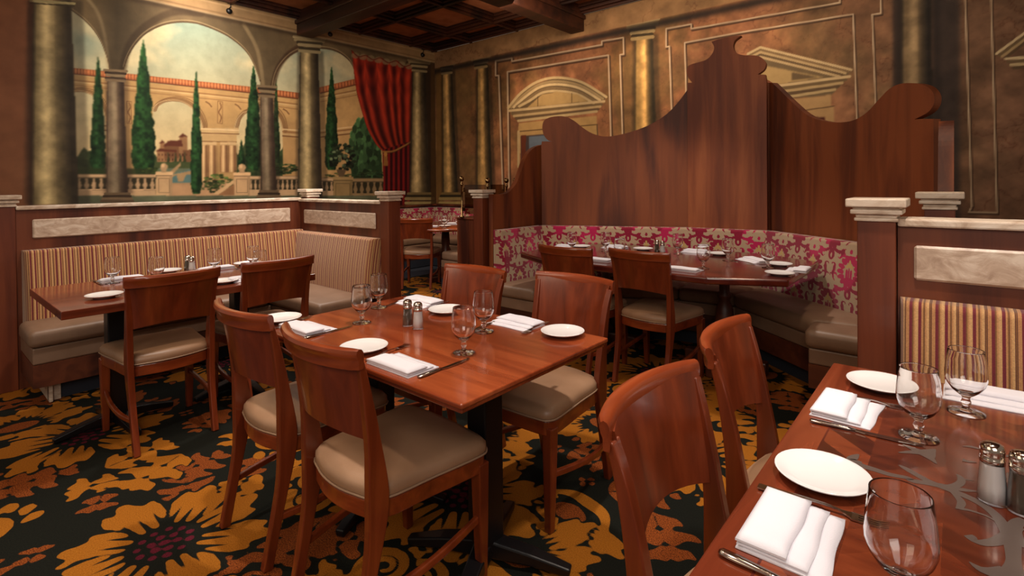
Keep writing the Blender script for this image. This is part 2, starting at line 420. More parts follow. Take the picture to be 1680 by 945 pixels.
def column(p, top, bot, base=A3(150, 132, 88), hi=A3(205, 182, 126), lo=A3(42, 36, 26), light=.38, capital=True, plinth=True, tint=None, nz=None):
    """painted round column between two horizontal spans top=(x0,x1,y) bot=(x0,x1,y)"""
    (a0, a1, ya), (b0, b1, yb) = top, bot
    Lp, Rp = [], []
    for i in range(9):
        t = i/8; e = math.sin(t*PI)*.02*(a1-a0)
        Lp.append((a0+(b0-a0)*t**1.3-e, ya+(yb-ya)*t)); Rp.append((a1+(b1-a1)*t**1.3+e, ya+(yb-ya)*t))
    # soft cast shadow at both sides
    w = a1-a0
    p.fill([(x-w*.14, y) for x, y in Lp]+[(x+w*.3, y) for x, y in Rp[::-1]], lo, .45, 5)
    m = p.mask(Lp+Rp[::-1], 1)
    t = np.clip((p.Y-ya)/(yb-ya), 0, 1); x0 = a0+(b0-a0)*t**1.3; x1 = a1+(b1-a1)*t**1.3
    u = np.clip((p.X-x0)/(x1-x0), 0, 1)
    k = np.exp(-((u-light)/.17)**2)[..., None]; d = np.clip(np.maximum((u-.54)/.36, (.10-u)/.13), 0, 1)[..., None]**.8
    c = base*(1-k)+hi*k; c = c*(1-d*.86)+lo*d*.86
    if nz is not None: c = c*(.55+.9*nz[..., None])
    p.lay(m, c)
def marbleize(p, cell=26, amp=.35, veins=True, dark=A3(70, 50, 34)):
    n = fbm(p.h, p.w, cell, 6); n2 = fbm(p.h, p.w, cell*2.2, 5)
    p.C *= (1+amp*(n-.5)*2)[..., None]
    if veins:
        v = np.exp(-(np.abs(n2-.5)/.006)**1.0)*.3+np.exp(-(np.abs(n-.47)/.006))*.22
        p.C = p.C*(1-v[..., None])+dark*v[..., None]
    return n

def paint_mural():
    y0, y1, z0, z1, res = -.6, 6.343, .9, 3.68, .0085
    w = int((y1-y0)/res); h = int((z1-z0)/res)
    A, Z = np.meshgrid(np.linspace(y0, y1, w), np.linspace(z0, z1, h))
    X, Y = wall_coords(A, Z, 'x', -7.2)
    p = Paint(X, Y, (112, 78, 48)); n1 = fbm(h, w, 60, 6); n2 = fbm(h, w, 26, 5); n3 = fbm(h, w, 9, 3); nv = fbm(h, w//1, 14, 4)
    ncol = .6*n1+.4*n3
    # stone at the left end
    st = A3(104, 62, 40)*(1-n1[..., None])*1.0+A3(140, 92, 62)*n1[..., None]
    p.lay(np.ones((h, w)), st)
    # sky
    t = np.clip((Y-30)/230, 0, 1)[..., None]
    sky = A3(142, 158, 138)*(1-t)**1.3+A3(222, 192, 138)*(1-(1-t)**1.3)
    cl = np.clip((fbm(h, w, 90, 5)-.47)*6+np.exp(-((Y-105)/22)**2)*.5-np.exp(-((Y-75)/14)**2)*.3, 0, 1)[..., None]*.68
    sky = sky*(1-cl)+(A3(232, 208, 156)*(.93+.12*n2[..., None]))*cl
    ms = p.mask([(100, -40), (640, -20), (640, 345), (100, 345)], 0); p.lay(ms, sky)
    # far woods, villa, water
    tre = A3(48, 60, 34)*(.55+.9*n3[..., None])
    top = [(120+i*6, 246+7*math.sin(i*1.7)+6*math.sin(i*.6+1)) for i in range(64)]
    p.lay(p.mask(top+[(504, 292), (120, 292)], 1), tre)
    p.fill([(250, 292), (262, 272), (300, 268), (330, 270), (330, 310), (250, 310)], (104, 112, 88))
    br, bl, rf = (156, 112, 74), (120, 80, 52), (96, 50, 34)
    for a, b, c, d, col in [(257, 246, 313, 266, br), (266, 236, 300, 260, bl), (294, 224, 307, 262, br), (262, 234, 270, 262, br), (300, 246, 314, 266, bl)]: p.rect(a, b, c, d, col)
    p.fill([(292, 225), (300, 219), (309, 225)], rf); p.fill([(261, 235), (266, 230), (272, 235)], rf); p.fill([(268, 240), (276, 231), (298, 230), (300, 240)], rf); p.fill([(256, 248), (262, 244), (290, 246), (290, 250)], rf)
    for i in range(9): p.rect(260+i*5.6, 252, 261.8+i*5.6, 256, (70, 40, 26)); 
    for i in range(6): p.rect(260+i*5.6, 260, 261.8+i*5.6, 264, (70, 40, 26))
    for cx in (276, 288, 296, 303): p.fill([(cx-3, 272), (cx, 248), (cx+3, 272)], (52, 58, 32))
    p.rect(250, 266, 318, 276, (70, 78, 44)); p.fill([(281, 286), (313, 278), (313, 308), (281, 304)], (92, 118, 112)); p.fill([(276, 284), (296, 266), (296, 272), (284, 286), (314, 280), (314, 286), (306, 286), (300, 298), (292, 298), (290, 287), (280, 292)], (172, 138, 96))
    # arcade
    wl = A3(200, 156, 98)*(.82+.3*n1[..., None]); wd = (132, 92, 56); wsh = A3(170, 128, 82)
    arc = p.mask([(118, 122), (408, 152), (486, 160), (492, 162), (526, 150), (590, 138), (640, 136), (640, 300), (118, 300)], 1)
    a1 = [(118, 150), (134, 150), (150, 156), (162, 168), (170, 184), (174, 202), (174, 290), (118, 290)]
    a2 = [(250, 182), (254, 174), (266, 167), (284, 165), (302, 169), (317, 180), (327.5, 196), (332, 212), (332, 232), (329, 300), (250, 300)]
    a3 = [(384, 212), (388, 197), (396, 187), (405, 183), (425, 176), (440, 178), (452, 187), (460, 200), (464, 217), (464, 292), (388, 292), (388, 232), (384, 220)]
    holes = np.clip(p.mask(catmull(a1[:6], 4)+a1[6:], 1)+p.mask(catmull(a2[:8], 4)+a2[8:], 1)+p.mask(catmull(a3[:9], 4)+a3[9:], 1), 0, 1)
    p.lay(arc*(1-holes), wl)
    p.rect(464, 200, 488, 300, wsh, .35, 3); p.rect(118, 217, 124, 300, wsh, .4)
    for hp in (a1[:6], a2[:9], a3[:9]):
        hp = catmull(hp, 5); p.line([(x+4, y-2) for x, y in hp], 7, (134, 96, 60), .75); p.line([(x+8, y-6) for x, y in hp], 1.2, (120, 80, 48), .8); p.line([(x+1, y-1) for x, y in hp], 1, (226, 190, 136), .7)
    # entablature lines and impost band
    for dy, col, a in [(9, (134, 90, 54), .8), (12, (224, 186, 130), .7), (17, (140, 98, 62), .6)]:
        p.line([(118, 122+dy), (408, 152+dy), (488, 162+dy)], 1.6, col, a); p.line([(526, 150+dy), (590, 138+dy), (640, 137+dy)], 1.6, col, a)
    for yy, col in [(210, (224, 186, 132)), (214, (140, 98, 60)), (218, (196, 158, 108)), (221, (120, 82, 50))]:
        p.line([(464, yy+2), (490, yy+4)], 2, col); p.line([(526, yy+4), (640, yy-9)], 2, col); p.line([(166, yy-8), (176, yy-7)], 2.5, col)
    # pier with the four little columns
    p.rect(326, 210, 392, 222, (208, 170, 116)); p.line([(326, 211), (392, 214)], 2, (232, 196, 142)); p.line([(324, 218), (392, 220)], 1.6, (124, 84, 52)); p.rect(331, 221, 388, 233, (196, 158, 106)); p.line([(331, 232), (388, 233)], 1.5, (120, 82, 50))
    for x0, x1, yb in [(330, 340, 305), (342, 354, 300), (362, 373, 282), (375, 387, 282)]:
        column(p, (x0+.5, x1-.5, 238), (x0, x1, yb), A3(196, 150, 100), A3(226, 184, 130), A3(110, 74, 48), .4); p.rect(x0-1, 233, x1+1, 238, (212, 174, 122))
    for cx in (361, 212): p.line([(cx-4, 166), (cx+4, 167), (cx+4, 203), (cx-4, 202), (cx-4, 166)], 1, (128, 88, 54), .9); p.line(catmull([(cx, 169), (cx+2, 176), (cx-2, 184), (cx+2, 192), (cx, 200)], 4), 2.2, (140, 98, 62))
    for cx, cy in ((343, 170), (391, 174), (470, 182)): p.line([(cx-5, cy-3), (cx, cy), (cx+4, cy+5)], 2.2, (132, 92, 58))
    # tiled roof
    for pts in ([(118, 116), (408, 147), (488, 157)], [(526, 148), (584, 134), (640, 132)]):
        p.line(pts, 10, (172, 98, 58)); p.line([(x, y+5) for x, y in pts], 2, (92, 50, 30), .8)
    for i in range(72):
        x = 119+i*5.2; y = 116+(x-118)*.1069 if x < 408 else 147+(x-408)*.125
        if x > 488: break
        p.ell(x, y-1, 1.9, 3.4, (214, 130, 78)); p.line([(x+2.6, y-4), (x+2.9, y+4)], 1.1, (112, 58, 34), .8)
    for i in range(24):
        x = 528+i*5; y = 148-(x-526)*.24 if x < 584 else 133
        p.ell(x, y-1, 1.9, 3.4, (206, 122, 74)); p.line([(x+2.4, y-4), (x+2.6, y+4)], 1.1, (112, 58, 34), .8)
    # terrace ground
    p.rect(118, 300, 640, 345, (176, 138, 98)); p.fill([(283, 302), (330, 306), (384, 296), (384, 330), (283, 330)], (190, 146, 104), 1, 2)
    # cypresses
    def cypress(cx, ty, by, hw, c=A3(38, 68, 34), seed=0):
        rg = random.Random(seed); Lp, Rp = [], []
        for i in range(27):
            t = i/26; wv = hw*min(1, (t*1.5)**.75)*(1 if t < .93 else 1-(t-.93)*6)
            Lp.append((cx-wv*(1+rg.uniform(-.14, .14)), ty+(by-ty)*t)); Rp.append((cx+wv*(1+rg.uniform(-.14, .14)), ty+(by-ty)*t))
        m = p.mask(Lp+Rp[::-1], 1); u = (X-cx)/hw
        tex = vnoise(h, w, 3.2)*.5+vnoise(h, w, 7)*.5
        k = (.38+1.0*tex)*(1.12-.5*np.clip(np.abs(u+.2), 0, 1.2)); p.lay(m, c[None, None]*k[..., None])
    cypress(161, 92, 283, 12, seed=1); cypress(235, 65, 286, 18, A3(42, 78, 36), 2); cypress(322, 114, 318, 9, A3(40, 76, 36), 3)
    cypress(416, 106, 280, 13, seed=4); cypress(453, 130, 286, 6, seed=5); cypress(396, 228, 280, 5, seed=6); cypress(544, 108, 279, 10.5, seed=7)
    def bush(cx, cy, rx, ry, c, k=60, seed=0):
        rg = random.Random(seed)
        for i in range(k):
            a = rg.uniform(0, 2*PI); r = math.sqrt(rg.random()); x, y = cx+rx*r*math.cos(a), cy+ry*r*math.sin(a)
            f = rg.uniform(.5, 1.45)*(1.15-.4*(y-cy+ry)/(2*ry)); p.ell(x, y, rx*rg.uniform(.1, .2), ry*rg.uniform(.08, .16), tuple(v*f for v in c), 1, 1, 7)
    p.rect(118, 276, 256, 288, (44, 54, 28), .9, 2)
    bush(358, 298, 24, 12, (70, 84, 40), 70, 1); bush(345, 308, 14, 8, (52, 66, 32), 40, 2); bush(462, 277, 26, 9, (42, 58, 30), 70, 3); bush(400, 282, 14, 8, (50, 66, 34), 30, 4)
    p.fill(catmull([(576, 300), (578, 250), (584, 214), (596, 196), (612, 200), (624, 240), (628, 300)], 4), (40, 62, 36)); bush(598, 246, 24, 52, (62, 92, 54), 150, 5); bush(560, 292, 30, 8, (44, 54, 28), 40, 8); bush(244, 279, 18, 5, (74, 88, 40), 30, 9); bush(610, 288, 22, 10, (40, 52, 30), 40, 10)
    # balustrade
    def balus(x0, x1, yt, yb, n, c=A3(206, 166, 122), sl=0):
        p.rect(x0, yt, x1, yb+8, (50, 44, 28)); p.rect(x0, yt, x1, yt+5, c); p.line([(x0, yt+5.5), (x1, yt+5.5)], 1.2, c*.55); p.rect(x0, yb, x1, yb+11, c*.95); p.line([(x0, yb), (x1, yb)], 1.2, c*1.1)
        st = (x1-x0)/n
        for i in range(n):
            x = x0+st*(i+.5); hh = yb-yt-6; y = yt+6
            p.fill([(x-st*.2, y), (x+st*.2, y), (x+st*.13, y+hh*.25), (x+st*.36, y+hh*.62), (x+st*.18, y+hh*.88), (x+st*.3, y+hh), (x-st*.3, y+hh), (x-st*.18, y+hh*.88), (x-st*.36, y+hh*.62), (x-st*.13, y+hh*.25)], c*.9)
    balus(124, 256, 286, 311, 11); balus(408, 490, 289, 312, 11); balus(524, 548, 292, 314, 3); balus(578, 640, 293, 318, 6, A3(150, 122, 84))
    def pedestal(x0, x1, y0_, y1_, c, ball=True):
        p.rect(x0, y0_, x1, y1_, c); p.rect(x0-1.5, y0_-1, x1+1.5, y0_+4, tuple(v*1.12 for v in c)); p.line([(x0, y0_+5), (x1, y0_+5)], 1.2, tuple(v*.6 for v in c)); p.line([(x0+4, y0_+10), (x1-4, y0_+10), (x1-4, y1_-6), (x0+4, y1_-6), (x0+4, y0_+10)], 1, tuple(v*.7 for v in c))
        p.rect(x1-4, y0_+6, x1, y1_, tuple(v*.75 for v in c), .6)
        if ball: cx = (x0+x1)/2; p.rect(cx-4, y0_-5, cx+4, y0_, tuple(v*.85 for v in c)); p.ell(cx, y0_-9, 6.3, 6.3, tuple(v*.9 for v in c)); p.ell(cx-1.5, y0_-11, 3, 3, tuple(v*1.15 for v in c), .8)
    pedestal(256, 282, 283, 322, (204, 164, 118)); pedestal(384, 410, 284, 322, (204, 162, 116)); pedestal(547, 578, 291, 328, (150, 122, 78), False)
    p.fill([(350, 318), (384, 294), (384, 300), (362, 320)], (214, 172, 122)); p.fill([(356, 321), (384, 302), (384, 320)], (150, 106, 70))
    bush(561, 258, 21, 22, (34, 42, 26), 90, 6); bush(561, 256, 20, 20, (92, 104, 74), 14, 7); p.fill([(552, 278), (568, 278), (566, 284), (564, 290), (556, 290), (554, 284)], (98, 78, 54))
    p.rect(118, 321, 650, 350, A3(98, 100, 74)*(.7+.5*n2[..., None]), 1, 1)
    # vault and arches in front of the view
    vault = A3(110, 90, 62)*(.66+.55*n1[..., None])
    op1 = [(110, 10), (117, 16), (137, 31), (155, 50), (167, 70), (176, 94), (180, 114), (180, 340), (110, 340)]
    op2 = [(200, 340), (203, 112), (209, 94), (219.5, 75.6), (234, 59), (252, 47), (273.5, 39), (299, 36), (324, 38.5), (349, 47), (374, 59), (396, 75.6), (410, 92), (420, 112), (427, 133), (428, 150), (428, 340)]
    op3 = [(446, 340), (447, 148), (449, 134), (454, 118), (463, 104), (476, 91), (492, 82.5), (508, 79), (524, 79), (543, 81), (560, 88), (575, 101), (584, 118), (640, 118), (640, 340)]
    ops = np.clip(p.mask(op1, 1)+p.mask(op2, 1)+p.mask(op3, 1), 0, 1)
    up = p.mask([(100, -40), (230, -60), (714, 40), (714, 345), (100, 345)], 1)
    region = up*(1-ops)
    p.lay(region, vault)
    # groin shading
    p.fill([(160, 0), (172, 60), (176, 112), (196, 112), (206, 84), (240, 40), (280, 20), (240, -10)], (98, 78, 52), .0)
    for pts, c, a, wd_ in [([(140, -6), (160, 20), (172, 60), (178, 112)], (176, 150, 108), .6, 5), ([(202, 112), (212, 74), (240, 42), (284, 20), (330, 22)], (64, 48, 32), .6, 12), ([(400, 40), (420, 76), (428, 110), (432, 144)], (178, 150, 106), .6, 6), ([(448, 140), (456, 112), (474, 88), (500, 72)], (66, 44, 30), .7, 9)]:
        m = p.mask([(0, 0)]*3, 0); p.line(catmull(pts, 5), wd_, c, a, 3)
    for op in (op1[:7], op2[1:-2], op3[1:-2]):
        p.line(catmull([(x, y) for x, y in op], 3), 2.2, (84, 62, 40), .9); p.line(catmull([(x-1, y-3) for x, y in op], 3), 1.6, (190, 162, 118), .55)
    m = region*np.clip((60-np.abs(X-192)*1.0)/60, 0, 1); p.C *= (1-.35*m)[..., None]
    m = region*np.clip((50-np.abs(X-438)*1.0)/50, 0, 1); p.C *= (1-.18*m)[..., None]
    # slim columns
    for (t0, t1, yt, b0, b1, yb) in [(176, 203, 131, 174.5, 210, 318), (427.5, 448, 157, 429, 453.5, 314)]:
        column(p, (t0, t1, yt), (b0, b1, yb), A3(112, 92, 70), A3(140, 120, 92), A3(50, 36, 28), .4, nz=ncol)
        w_ = t1-t0
        for dy, e, c in [(-16, 5, (122, 100, 72)), (-12, 3, (60, 46, 32)), (-8, 1, (132, 110, 80)), (-3, 2, (66, 50, 36)), (0, 1.5, (120, 98, 72))]:
            p.line([(t0-e, yt+dy), (t1+e, yt+dy+2)], 4.2, c)
        for dy, e, c in [(0, 2, (100, 80, 58)), (4, 4, (56, 42, 30)), (8, 6, (110, 88, 64)), (12, 8, (84, 66, 48))]:
            p.line([(b0-e, yb+dy), (b1+e, yb+dy)], 4.4, c)
    # curtain
    Lc = catmull([(577, 82), (580, 112), (585, 150), (594, 184), (603, 212), (617, 237), (628, 248)], 6)
    Rc = catmull([(676, 104), (678, 150), (676, 190), (674, 226), (672, 236)], 6)
    topc = catmull([(577, 82), (588, 92), (600, 90), (612, 97), (624, 94), (637, 102), (650, 99), (663, 108), (676, 104)], 4)
    upper = p.mask(topc+Rc[1:]+[(672, 238)]+Lc[::-1], 1)
    lower = p.mask([(628, 246), (672, 232), (674, 250), (676, 338), (676, 350), (628, 350), (629, 300)], 1)
    p.fill([(666, 100), (716, 106), (716, 345), (666, 345)], (58, 38, 22), .9, 2)
    ly = np.array([q[1] for q in Lc]); lx = np.array([q[0] for q in Lc]); xl = np.interp(Y, ly, lx); xr = np.interp(Y, [104, 240], [677, 673])
    u = np.clip((X-xl)/(xr-xl), 0, 1)
    f = .55+.45*np.sin(u*PI*11+1.2*np.sin(u*9)); swag = .5+.5*np.sin((Y-26*np.sqrt(np.abs(np.sin(u*PI*5))))/5.2); sw = np.clip((215-Y)/110, 0, 1)
    k = f*(1-.32*sw)+swag*.32*sw; c = A3(58, 12, 10)*(1-k[..., None])+A3(190, 58, 34)*k[..., None]
    c = c*(1.12-.3*np.clip((Y-100)/140, 0, 1))[..., None]; p.lay(upper, c)
    u2 = np.clip((X-628)/48, 0, 1); k = .5+.5*np.sin(u2*PI*12); p.lay(lower, A3(44, 8, 10)+(A3(128, 26, 24)-A3(44, 8, 10))*k[..., None])
    for i in range(8): p.ell(583+i*12.6, 91+i*2.5, 6.6, 5.2, (150, 128, 92), .75)
    sc = catmull([(577, 82), (588, 92), (600, 90), (612, 97), (624, 94), (637, 102), (650, 99), (663, 108), (676, 104)], 4)
    p.line([(x, y+1) for x, y in sc], 1.6, (96, 34, 22), .8)
    p.line(catmull([(628, 249), (645, 248), (660, 241), (674, 233)], 5), 3, (150, 100, 50)); p.line(catmull([(628, 251), (645, 250), (660, 243), (674, 235)], 5), 1, (80, 46, 24))
    p.fill([(630, 252), (635, 252), (637, 272), (629, 272)], (146, 96, 46)); p.ell(632.5, 253, 3, 4, (176, 122, 60))
    # big columns
    big = dict(base=A3(116, 98, 66), hi=A3(196, 170, 118), lo=A3(38, 31, 24), nz=ncol)
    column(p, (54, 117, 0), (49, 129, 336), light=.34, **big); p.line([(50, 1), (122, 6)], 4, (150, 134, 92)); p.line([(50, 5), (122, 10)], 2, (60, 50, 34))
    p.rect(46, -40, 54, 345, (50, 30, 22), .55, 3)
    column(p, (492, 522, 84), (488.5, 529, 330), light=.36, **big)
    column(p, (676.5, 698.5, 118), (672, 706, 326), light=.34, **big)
    for x0, x1, yt, s in [(482.5, 533, 60, 1.), (670, 706, 98, .75)]:
        for dy, e, c in [(0, 0, (178, 156, 112)), (5, 2, (150, 130, 92)), (9, 6, (70, 58, 40)), (13, 8, (160, 140, 100)), (19, 10, (64, 54, 38)), (23, 9, (150, 132, 94))]:
            p.line([(x0+e*s, yt+dy*s), (x1-e*s, yt+(dy+3)*s)], 5*s, c)
    for dy, e, c in [(0, 1, (120, 100, 64)), (4, 3, (54, 44, 28)), (8, 5, (150, 128, 84)), (15, 5, (166, 142, 92))]: p.line([(671-e, 318+dy), (706+e, 318+dy)], 5, c)
    # corner strip
    p.rect(707, 100, 722, 345, (78, 54, 28), .85, 2)
    # stone crown strip
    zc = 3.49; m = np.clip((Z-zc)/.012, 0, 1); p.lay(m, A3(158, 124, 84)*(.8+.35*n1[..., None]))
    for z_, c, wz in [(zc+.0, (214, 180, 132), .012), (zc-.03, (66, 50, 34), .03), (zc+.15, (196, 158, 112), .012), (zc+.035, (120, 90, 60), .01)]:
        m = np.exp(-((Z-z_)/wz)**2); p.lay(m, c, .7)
    nn = fbm(h, w, 34, 6); p.C *= (.93+.14*nn)[..., None]
    p.C = p.C*1.04
    P3 = np.stack([np.full_like(A, -7.2), A, Z], -1)
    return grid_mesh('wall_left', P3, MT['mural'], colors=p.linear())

def paint_back_wall():
    x0, x1, z0, z1, res = -7.2, 1.8, .9, 3.68, .0092
    w = int((x1-x0)/res); h = int((z1-z0)/res)
    A, Z = np.meshgrid(np.linspace(x0, x1, w), np.linspace(z0, z1, h))
    X, Y = wall_coords(A, Z, 'y', 6.343)
    p = Paint(X, Y, (128, 88, 54)); n1 = fbm(h, w, 60, 6); n2 = fbm(h, w, 28, 5); n3 = fbm(h, w, 110, 4); n4 = fbm(h, w, 9, 3)
    k = np.clip((n3-.35)*3, 0, 1)[..., None]; base = A3(120, 82, 50)*(1-k)+A3(146, 96, 66)*k
    g = np.clip((n1-.52)*5, 0, 1)[..., None]*.45; base = base*(1-g)+A3(104, 88, 52)*g
    base = base*(.78+.42*n2[..., None])
    p.lay(np.ones((h, w)), base)
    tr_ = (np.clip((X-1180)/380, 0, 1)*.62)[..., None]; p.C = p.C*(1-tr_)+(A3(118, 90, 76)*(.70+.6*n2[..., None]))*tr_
    v = np.exp(-np.abs(n1-.5)/.006)*.45+np.exp(-np.abs(n2-.46)/.005)*.25; p.lay(v, (74, 40, 26))
    n5 = fbm(h, w, 16, 4); p.C *= (.72+.56*n5)[..., None]
    p.rect(716, 90, 728, 345, (120, 84, 40), .8, 2); p.rect(746, 100, 772, 300, (126, 92, 52), .4, 4)
    p.rect(1531, -60, 1575, 400, (44, 40, 42), .7, 6); p.rect(1464, -60, 1480, 400, (40, 34, 34), .7, 3)
    q3 = lambda x, y: (x/2.779+760, y/2.779)
    q4 = lambda x, y: (x/2.779+1200, y/2.779)
    def mould(pts, wd=2.6):
        p.line([(x+1.5, y+2) for x, y in pts], wd+1.6, (58, 40, 30), .75, 1); p.line(pts, wd, (176, 148, 120), .9, 1); p.line([(x-.5, y-.5) for x, y in pts], 1., (214, 190, 160), .7, 0)
    mould([q3(180, 860), q3(162, 345), q3(148, 345), q3(148, 278), q3(222, 265), q3(222, 280), q3(632, 205), q3(632, 188), q3(730, 172), q3(732, 248), q3(715, 250), q3(727, 640)])
    mould([q3(209, 860), q3(202, 328), q3(662, 252), q3(674, 640)])
    mould([q3(952, 560), q3(940, 212), q3(925, 215), q3(925, 132), q3(1040, 110), q3(1040, 132), q4(0, 100), q4(495, 12), q4(495, -10), q4(680, -50), q4(682, 62), q4(642, 66), q4(662, 600)])
    mould([q3(1018, 480), q3(1010, 195), q4(0, 155), q4(555, 65), q4(574, 600)])
    mould([q4(1030, -60), q4(1062, -60), q4(1066, 0), q4(1096, 940), (1590, 348), (1636, 349), q4(1210, 940), q4(1184, 0), q4(1182, -60)], 3.2)
    def moulds(lst, wd, c1=(196, 172, 128), c2=(60, 46, 34)):
        for pts in lst: p.line([(x+1, y+wd*.7) for x, y in pts], wd, c2, .9); p.line(pts, wd, c1, .95)
    # segmental pediment
    p.fill([q3(205, 490), q3(290, 400), q3(420, 352), q3(540, 372), q3(655, 440), q3(630, 470), q3(240, 545)], (92, 74, 52))
    arc = lambda k: [q3(205+k*14, 492-k*2), q3(262+k*12, 425+k*9), q3(340+k*6, 372+k*14), q3(430, 354+k*17), q3(540-k*6, 375+k*15), q3(652-k*16, 442+k*8)]
    for k_, c in [(0, (186, 160, 118)), (1, (150, 126, 90)), (1.8, (194, 168, 126)), (2.8, (120, 98, 70)), (3.6, (180, 156, 116))]: p.line(catmull(arc(k_), 5), 4.2, c)
    p.fill([q3(290, 492), q3(360, 430), q3(430, 418), q3(520, 430), q3(570, 462)], (164, 134, 88)); p.line([q3(340, 485), q3(340, 440)], 1, (80, 60, 40)); p.line([q3(495, 468), q3(495, 425)], 1, (80, 60, 40))
    for k_, c in [(0, (182, 156, 116)), (14, (104, 84, 58)), (24, (168, 142, 102)), (36, (90, 70, 50)), (46, (170, 146, 106))]:
        p.line([q3(210+k_*.9, 505+k_), q3(642-k_*.75, 462+k_)], 4.2, c)
    p.fill([q3(252, 562), q3(608, 528), q3(612, 640), q3(250, 700)], (166, 132, 84)); p.line([q3(250, 600), q3(612, 568)], 1.6, (84, 62, 40)); p.line([q3(252, 600), q3(252, 760)], 4, (176, 150, 108)); p.line([q3(610, 570), q3(614, 640)], 2, (90, 70, 48))
    p.fill([q3(262, 620), q3(480, 600), q3(480, 860), q3(262, 860)], (66, 54, 54)); p.fill([q3(300, 622), q3(480, 610), q3(480, 860), q3(300, 860)], (94, 104, 118)); p.fill([q3(264, 618), q3(286, 616), q3(286, 860), q3(264, 860)], (92, 44, 28))
    # triangular pediment
    p.fill([q4(75, 245), q4(130, 215), q4(545, 320), q4(520, 365), q4(455, 435), q4(240, 450), q4(100, 400)], (104, 86, 62))
    for k_, c in [(0, (186, 160, 120)), (12, (120, 96, 68)), (22, (172, 146, 106)), (34, (96, 76, 54)), (44, (178, 152, 112))]:
        p.line([q4(75, 246+k_), q4(132, 216+k_), q4(546-k_*1.2, 318+k_*.7)], 4.2, c)
    p.fill([q4(110, 300), q4(160, 300), q4(420, 352), q4(215, 385), q4(110, 380)], (164, 136, 92)); p.fill([q4(275, 330), q4(400, 352), q4(275, 366)], (96, 78, 56))
    for k_, c in [(0, (186, 160, 120)), (14, (104, 84, 58)), (26, (168, 142, 102)), (40, (90, 70, 50)), (52, (170, 146, 106))]:
        p.line([q4(208+k_*.7, 392+k_), q4(540-k_*1.3, 348+k_*1.15)], 4.4, c)
    p.fill([q4(240, 455), q4(452, 432), q4(455, 484), q4(468, 484), q4(470, 640), q4(300, 640)], (168, 134, 92)); p.line([q4(310, 506), q4(468, 484)], 1.6, (88, 64, 42)); p.rect(1338, 192, 1354, 215, (74, 34, 28))
    # third pediment at the right edge
    for k_, c in [(0, (206, 182, 142)), (14, (110, 90, 64)), (26, (168, 142, 102)), (40, (92, 72, 52))]:
        p.line([q4(1208+k_, 245+k_*.5), q4(1500, 30+k_)], 4.2, c)
    for k_, c in [(0, (206, 182, 142)), (14, (110, 90, 64)), (28, (186, 162, 122)), (42, (92, 72, 52))]:
        p.line([q4(1250+k_*.8, 268+k_), q4(1600, 244+k_)], 4.4, c)
    p.fill([q4(1335, 420), q4(1600, 400), q4(1600, 940), q4(1335, 940)], (120, 94, 68), .7)
    # columns
    cc = dict(base=A3(140, 110, 66), hi=A3(206, 160, 96), lo=A3(30, 26, 20), nz=.5*n1+.5*n4)
    column(p, (726, 742, 116), (727, 752, 326), light=.4, **cc)
    column(p, (783, 801, 106), (782, 809, 340), light=.4, **cc)
    column(p, (1042, 1071, 56), (1040, 1082, 340), light=.5, **cc)
    column(p, (1479, 1527, -60), (1478, 1531, 360), light=.4, base=A3(116, 96, 70), hi=A3(158, 132, 98), lo=A3(30, 26, 26), nz=.5*n1+.5*n4)
    for x0_, x1_, yt, s, tl in [(719, 747, 104, .8, -4), (772.6, 805, 94, .85, -7), (1028, 1080, 40, 1.15, -9)]:
        for dy, e, c in [(0, 0, (184, 158, 112)), (5, 2, (148, 124, 84)), (9, 6, (64, 50, 34)), (13, 7, (164, 140, 98)), (17, 9, (60, 48, 32)), (21, 8, (150, 126, 86))]:
            f = tl*(1-e/14); p.line([(x0_+e*s, yt+dy*s), (x1_-e*s, yt+f+dy*s)], 5*s, c)
    for dy, e, c in [(0, 1, (124, 98, 56)), (4, 3, (50, 40, 24)), (8, 5, (156, 128, 76)), (15, 5, (176, 144, 86))]: p.line([(727-e, 318+dy), (752+e, 318+dy)], 5, c)
    # crown band with shadow below
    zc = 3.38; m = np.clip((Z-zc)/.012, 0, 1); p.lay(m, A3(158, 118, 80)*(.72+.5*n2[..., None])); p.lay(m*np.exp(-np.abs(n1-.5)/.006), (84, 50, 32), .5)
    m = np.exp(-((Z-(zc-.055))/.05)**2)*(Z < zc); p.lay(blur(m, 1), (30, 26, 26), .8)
    cm = p.mask([(771, 92), (807, 84), (807, 96), (771, 104)], 1)
    P3 = np.stack([A, np.full_like(A, 6.343), Z], -1)
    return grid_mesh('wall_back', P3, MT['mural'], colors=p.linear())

# ---- fields: smooth coverage maps cut at .5 by the material
class Field(Paint):
    def __init__(s, X, Y): Paint.__init__(s, X, Y, (0, 0, 0))
    def put(s, ch, pts, v=1., soft=1):
        q = s._sub(pts, soft)
        if q is None: return
        t = s.C[q[1], q[2], ch]; s.C[q[1], q[2], ch] = t*(1-q[0])+v*q[0]
    def clear(s, pts, soft=1):
        q = s._sub(pts, soft)
        if q is not None: s.C[q[1], q[2]] *= (1-q[0])[..., None]
    def stroke(s, ch, pts, w, v=1.):
        q = s.cover(pts, w, 1, s.unit)
        if q is None: return
        t = s.C[q[1], q[2], ch]; s.C[q[1], q[2], ch] = t*(1-q[0])+v*q[0]
    unit = .008

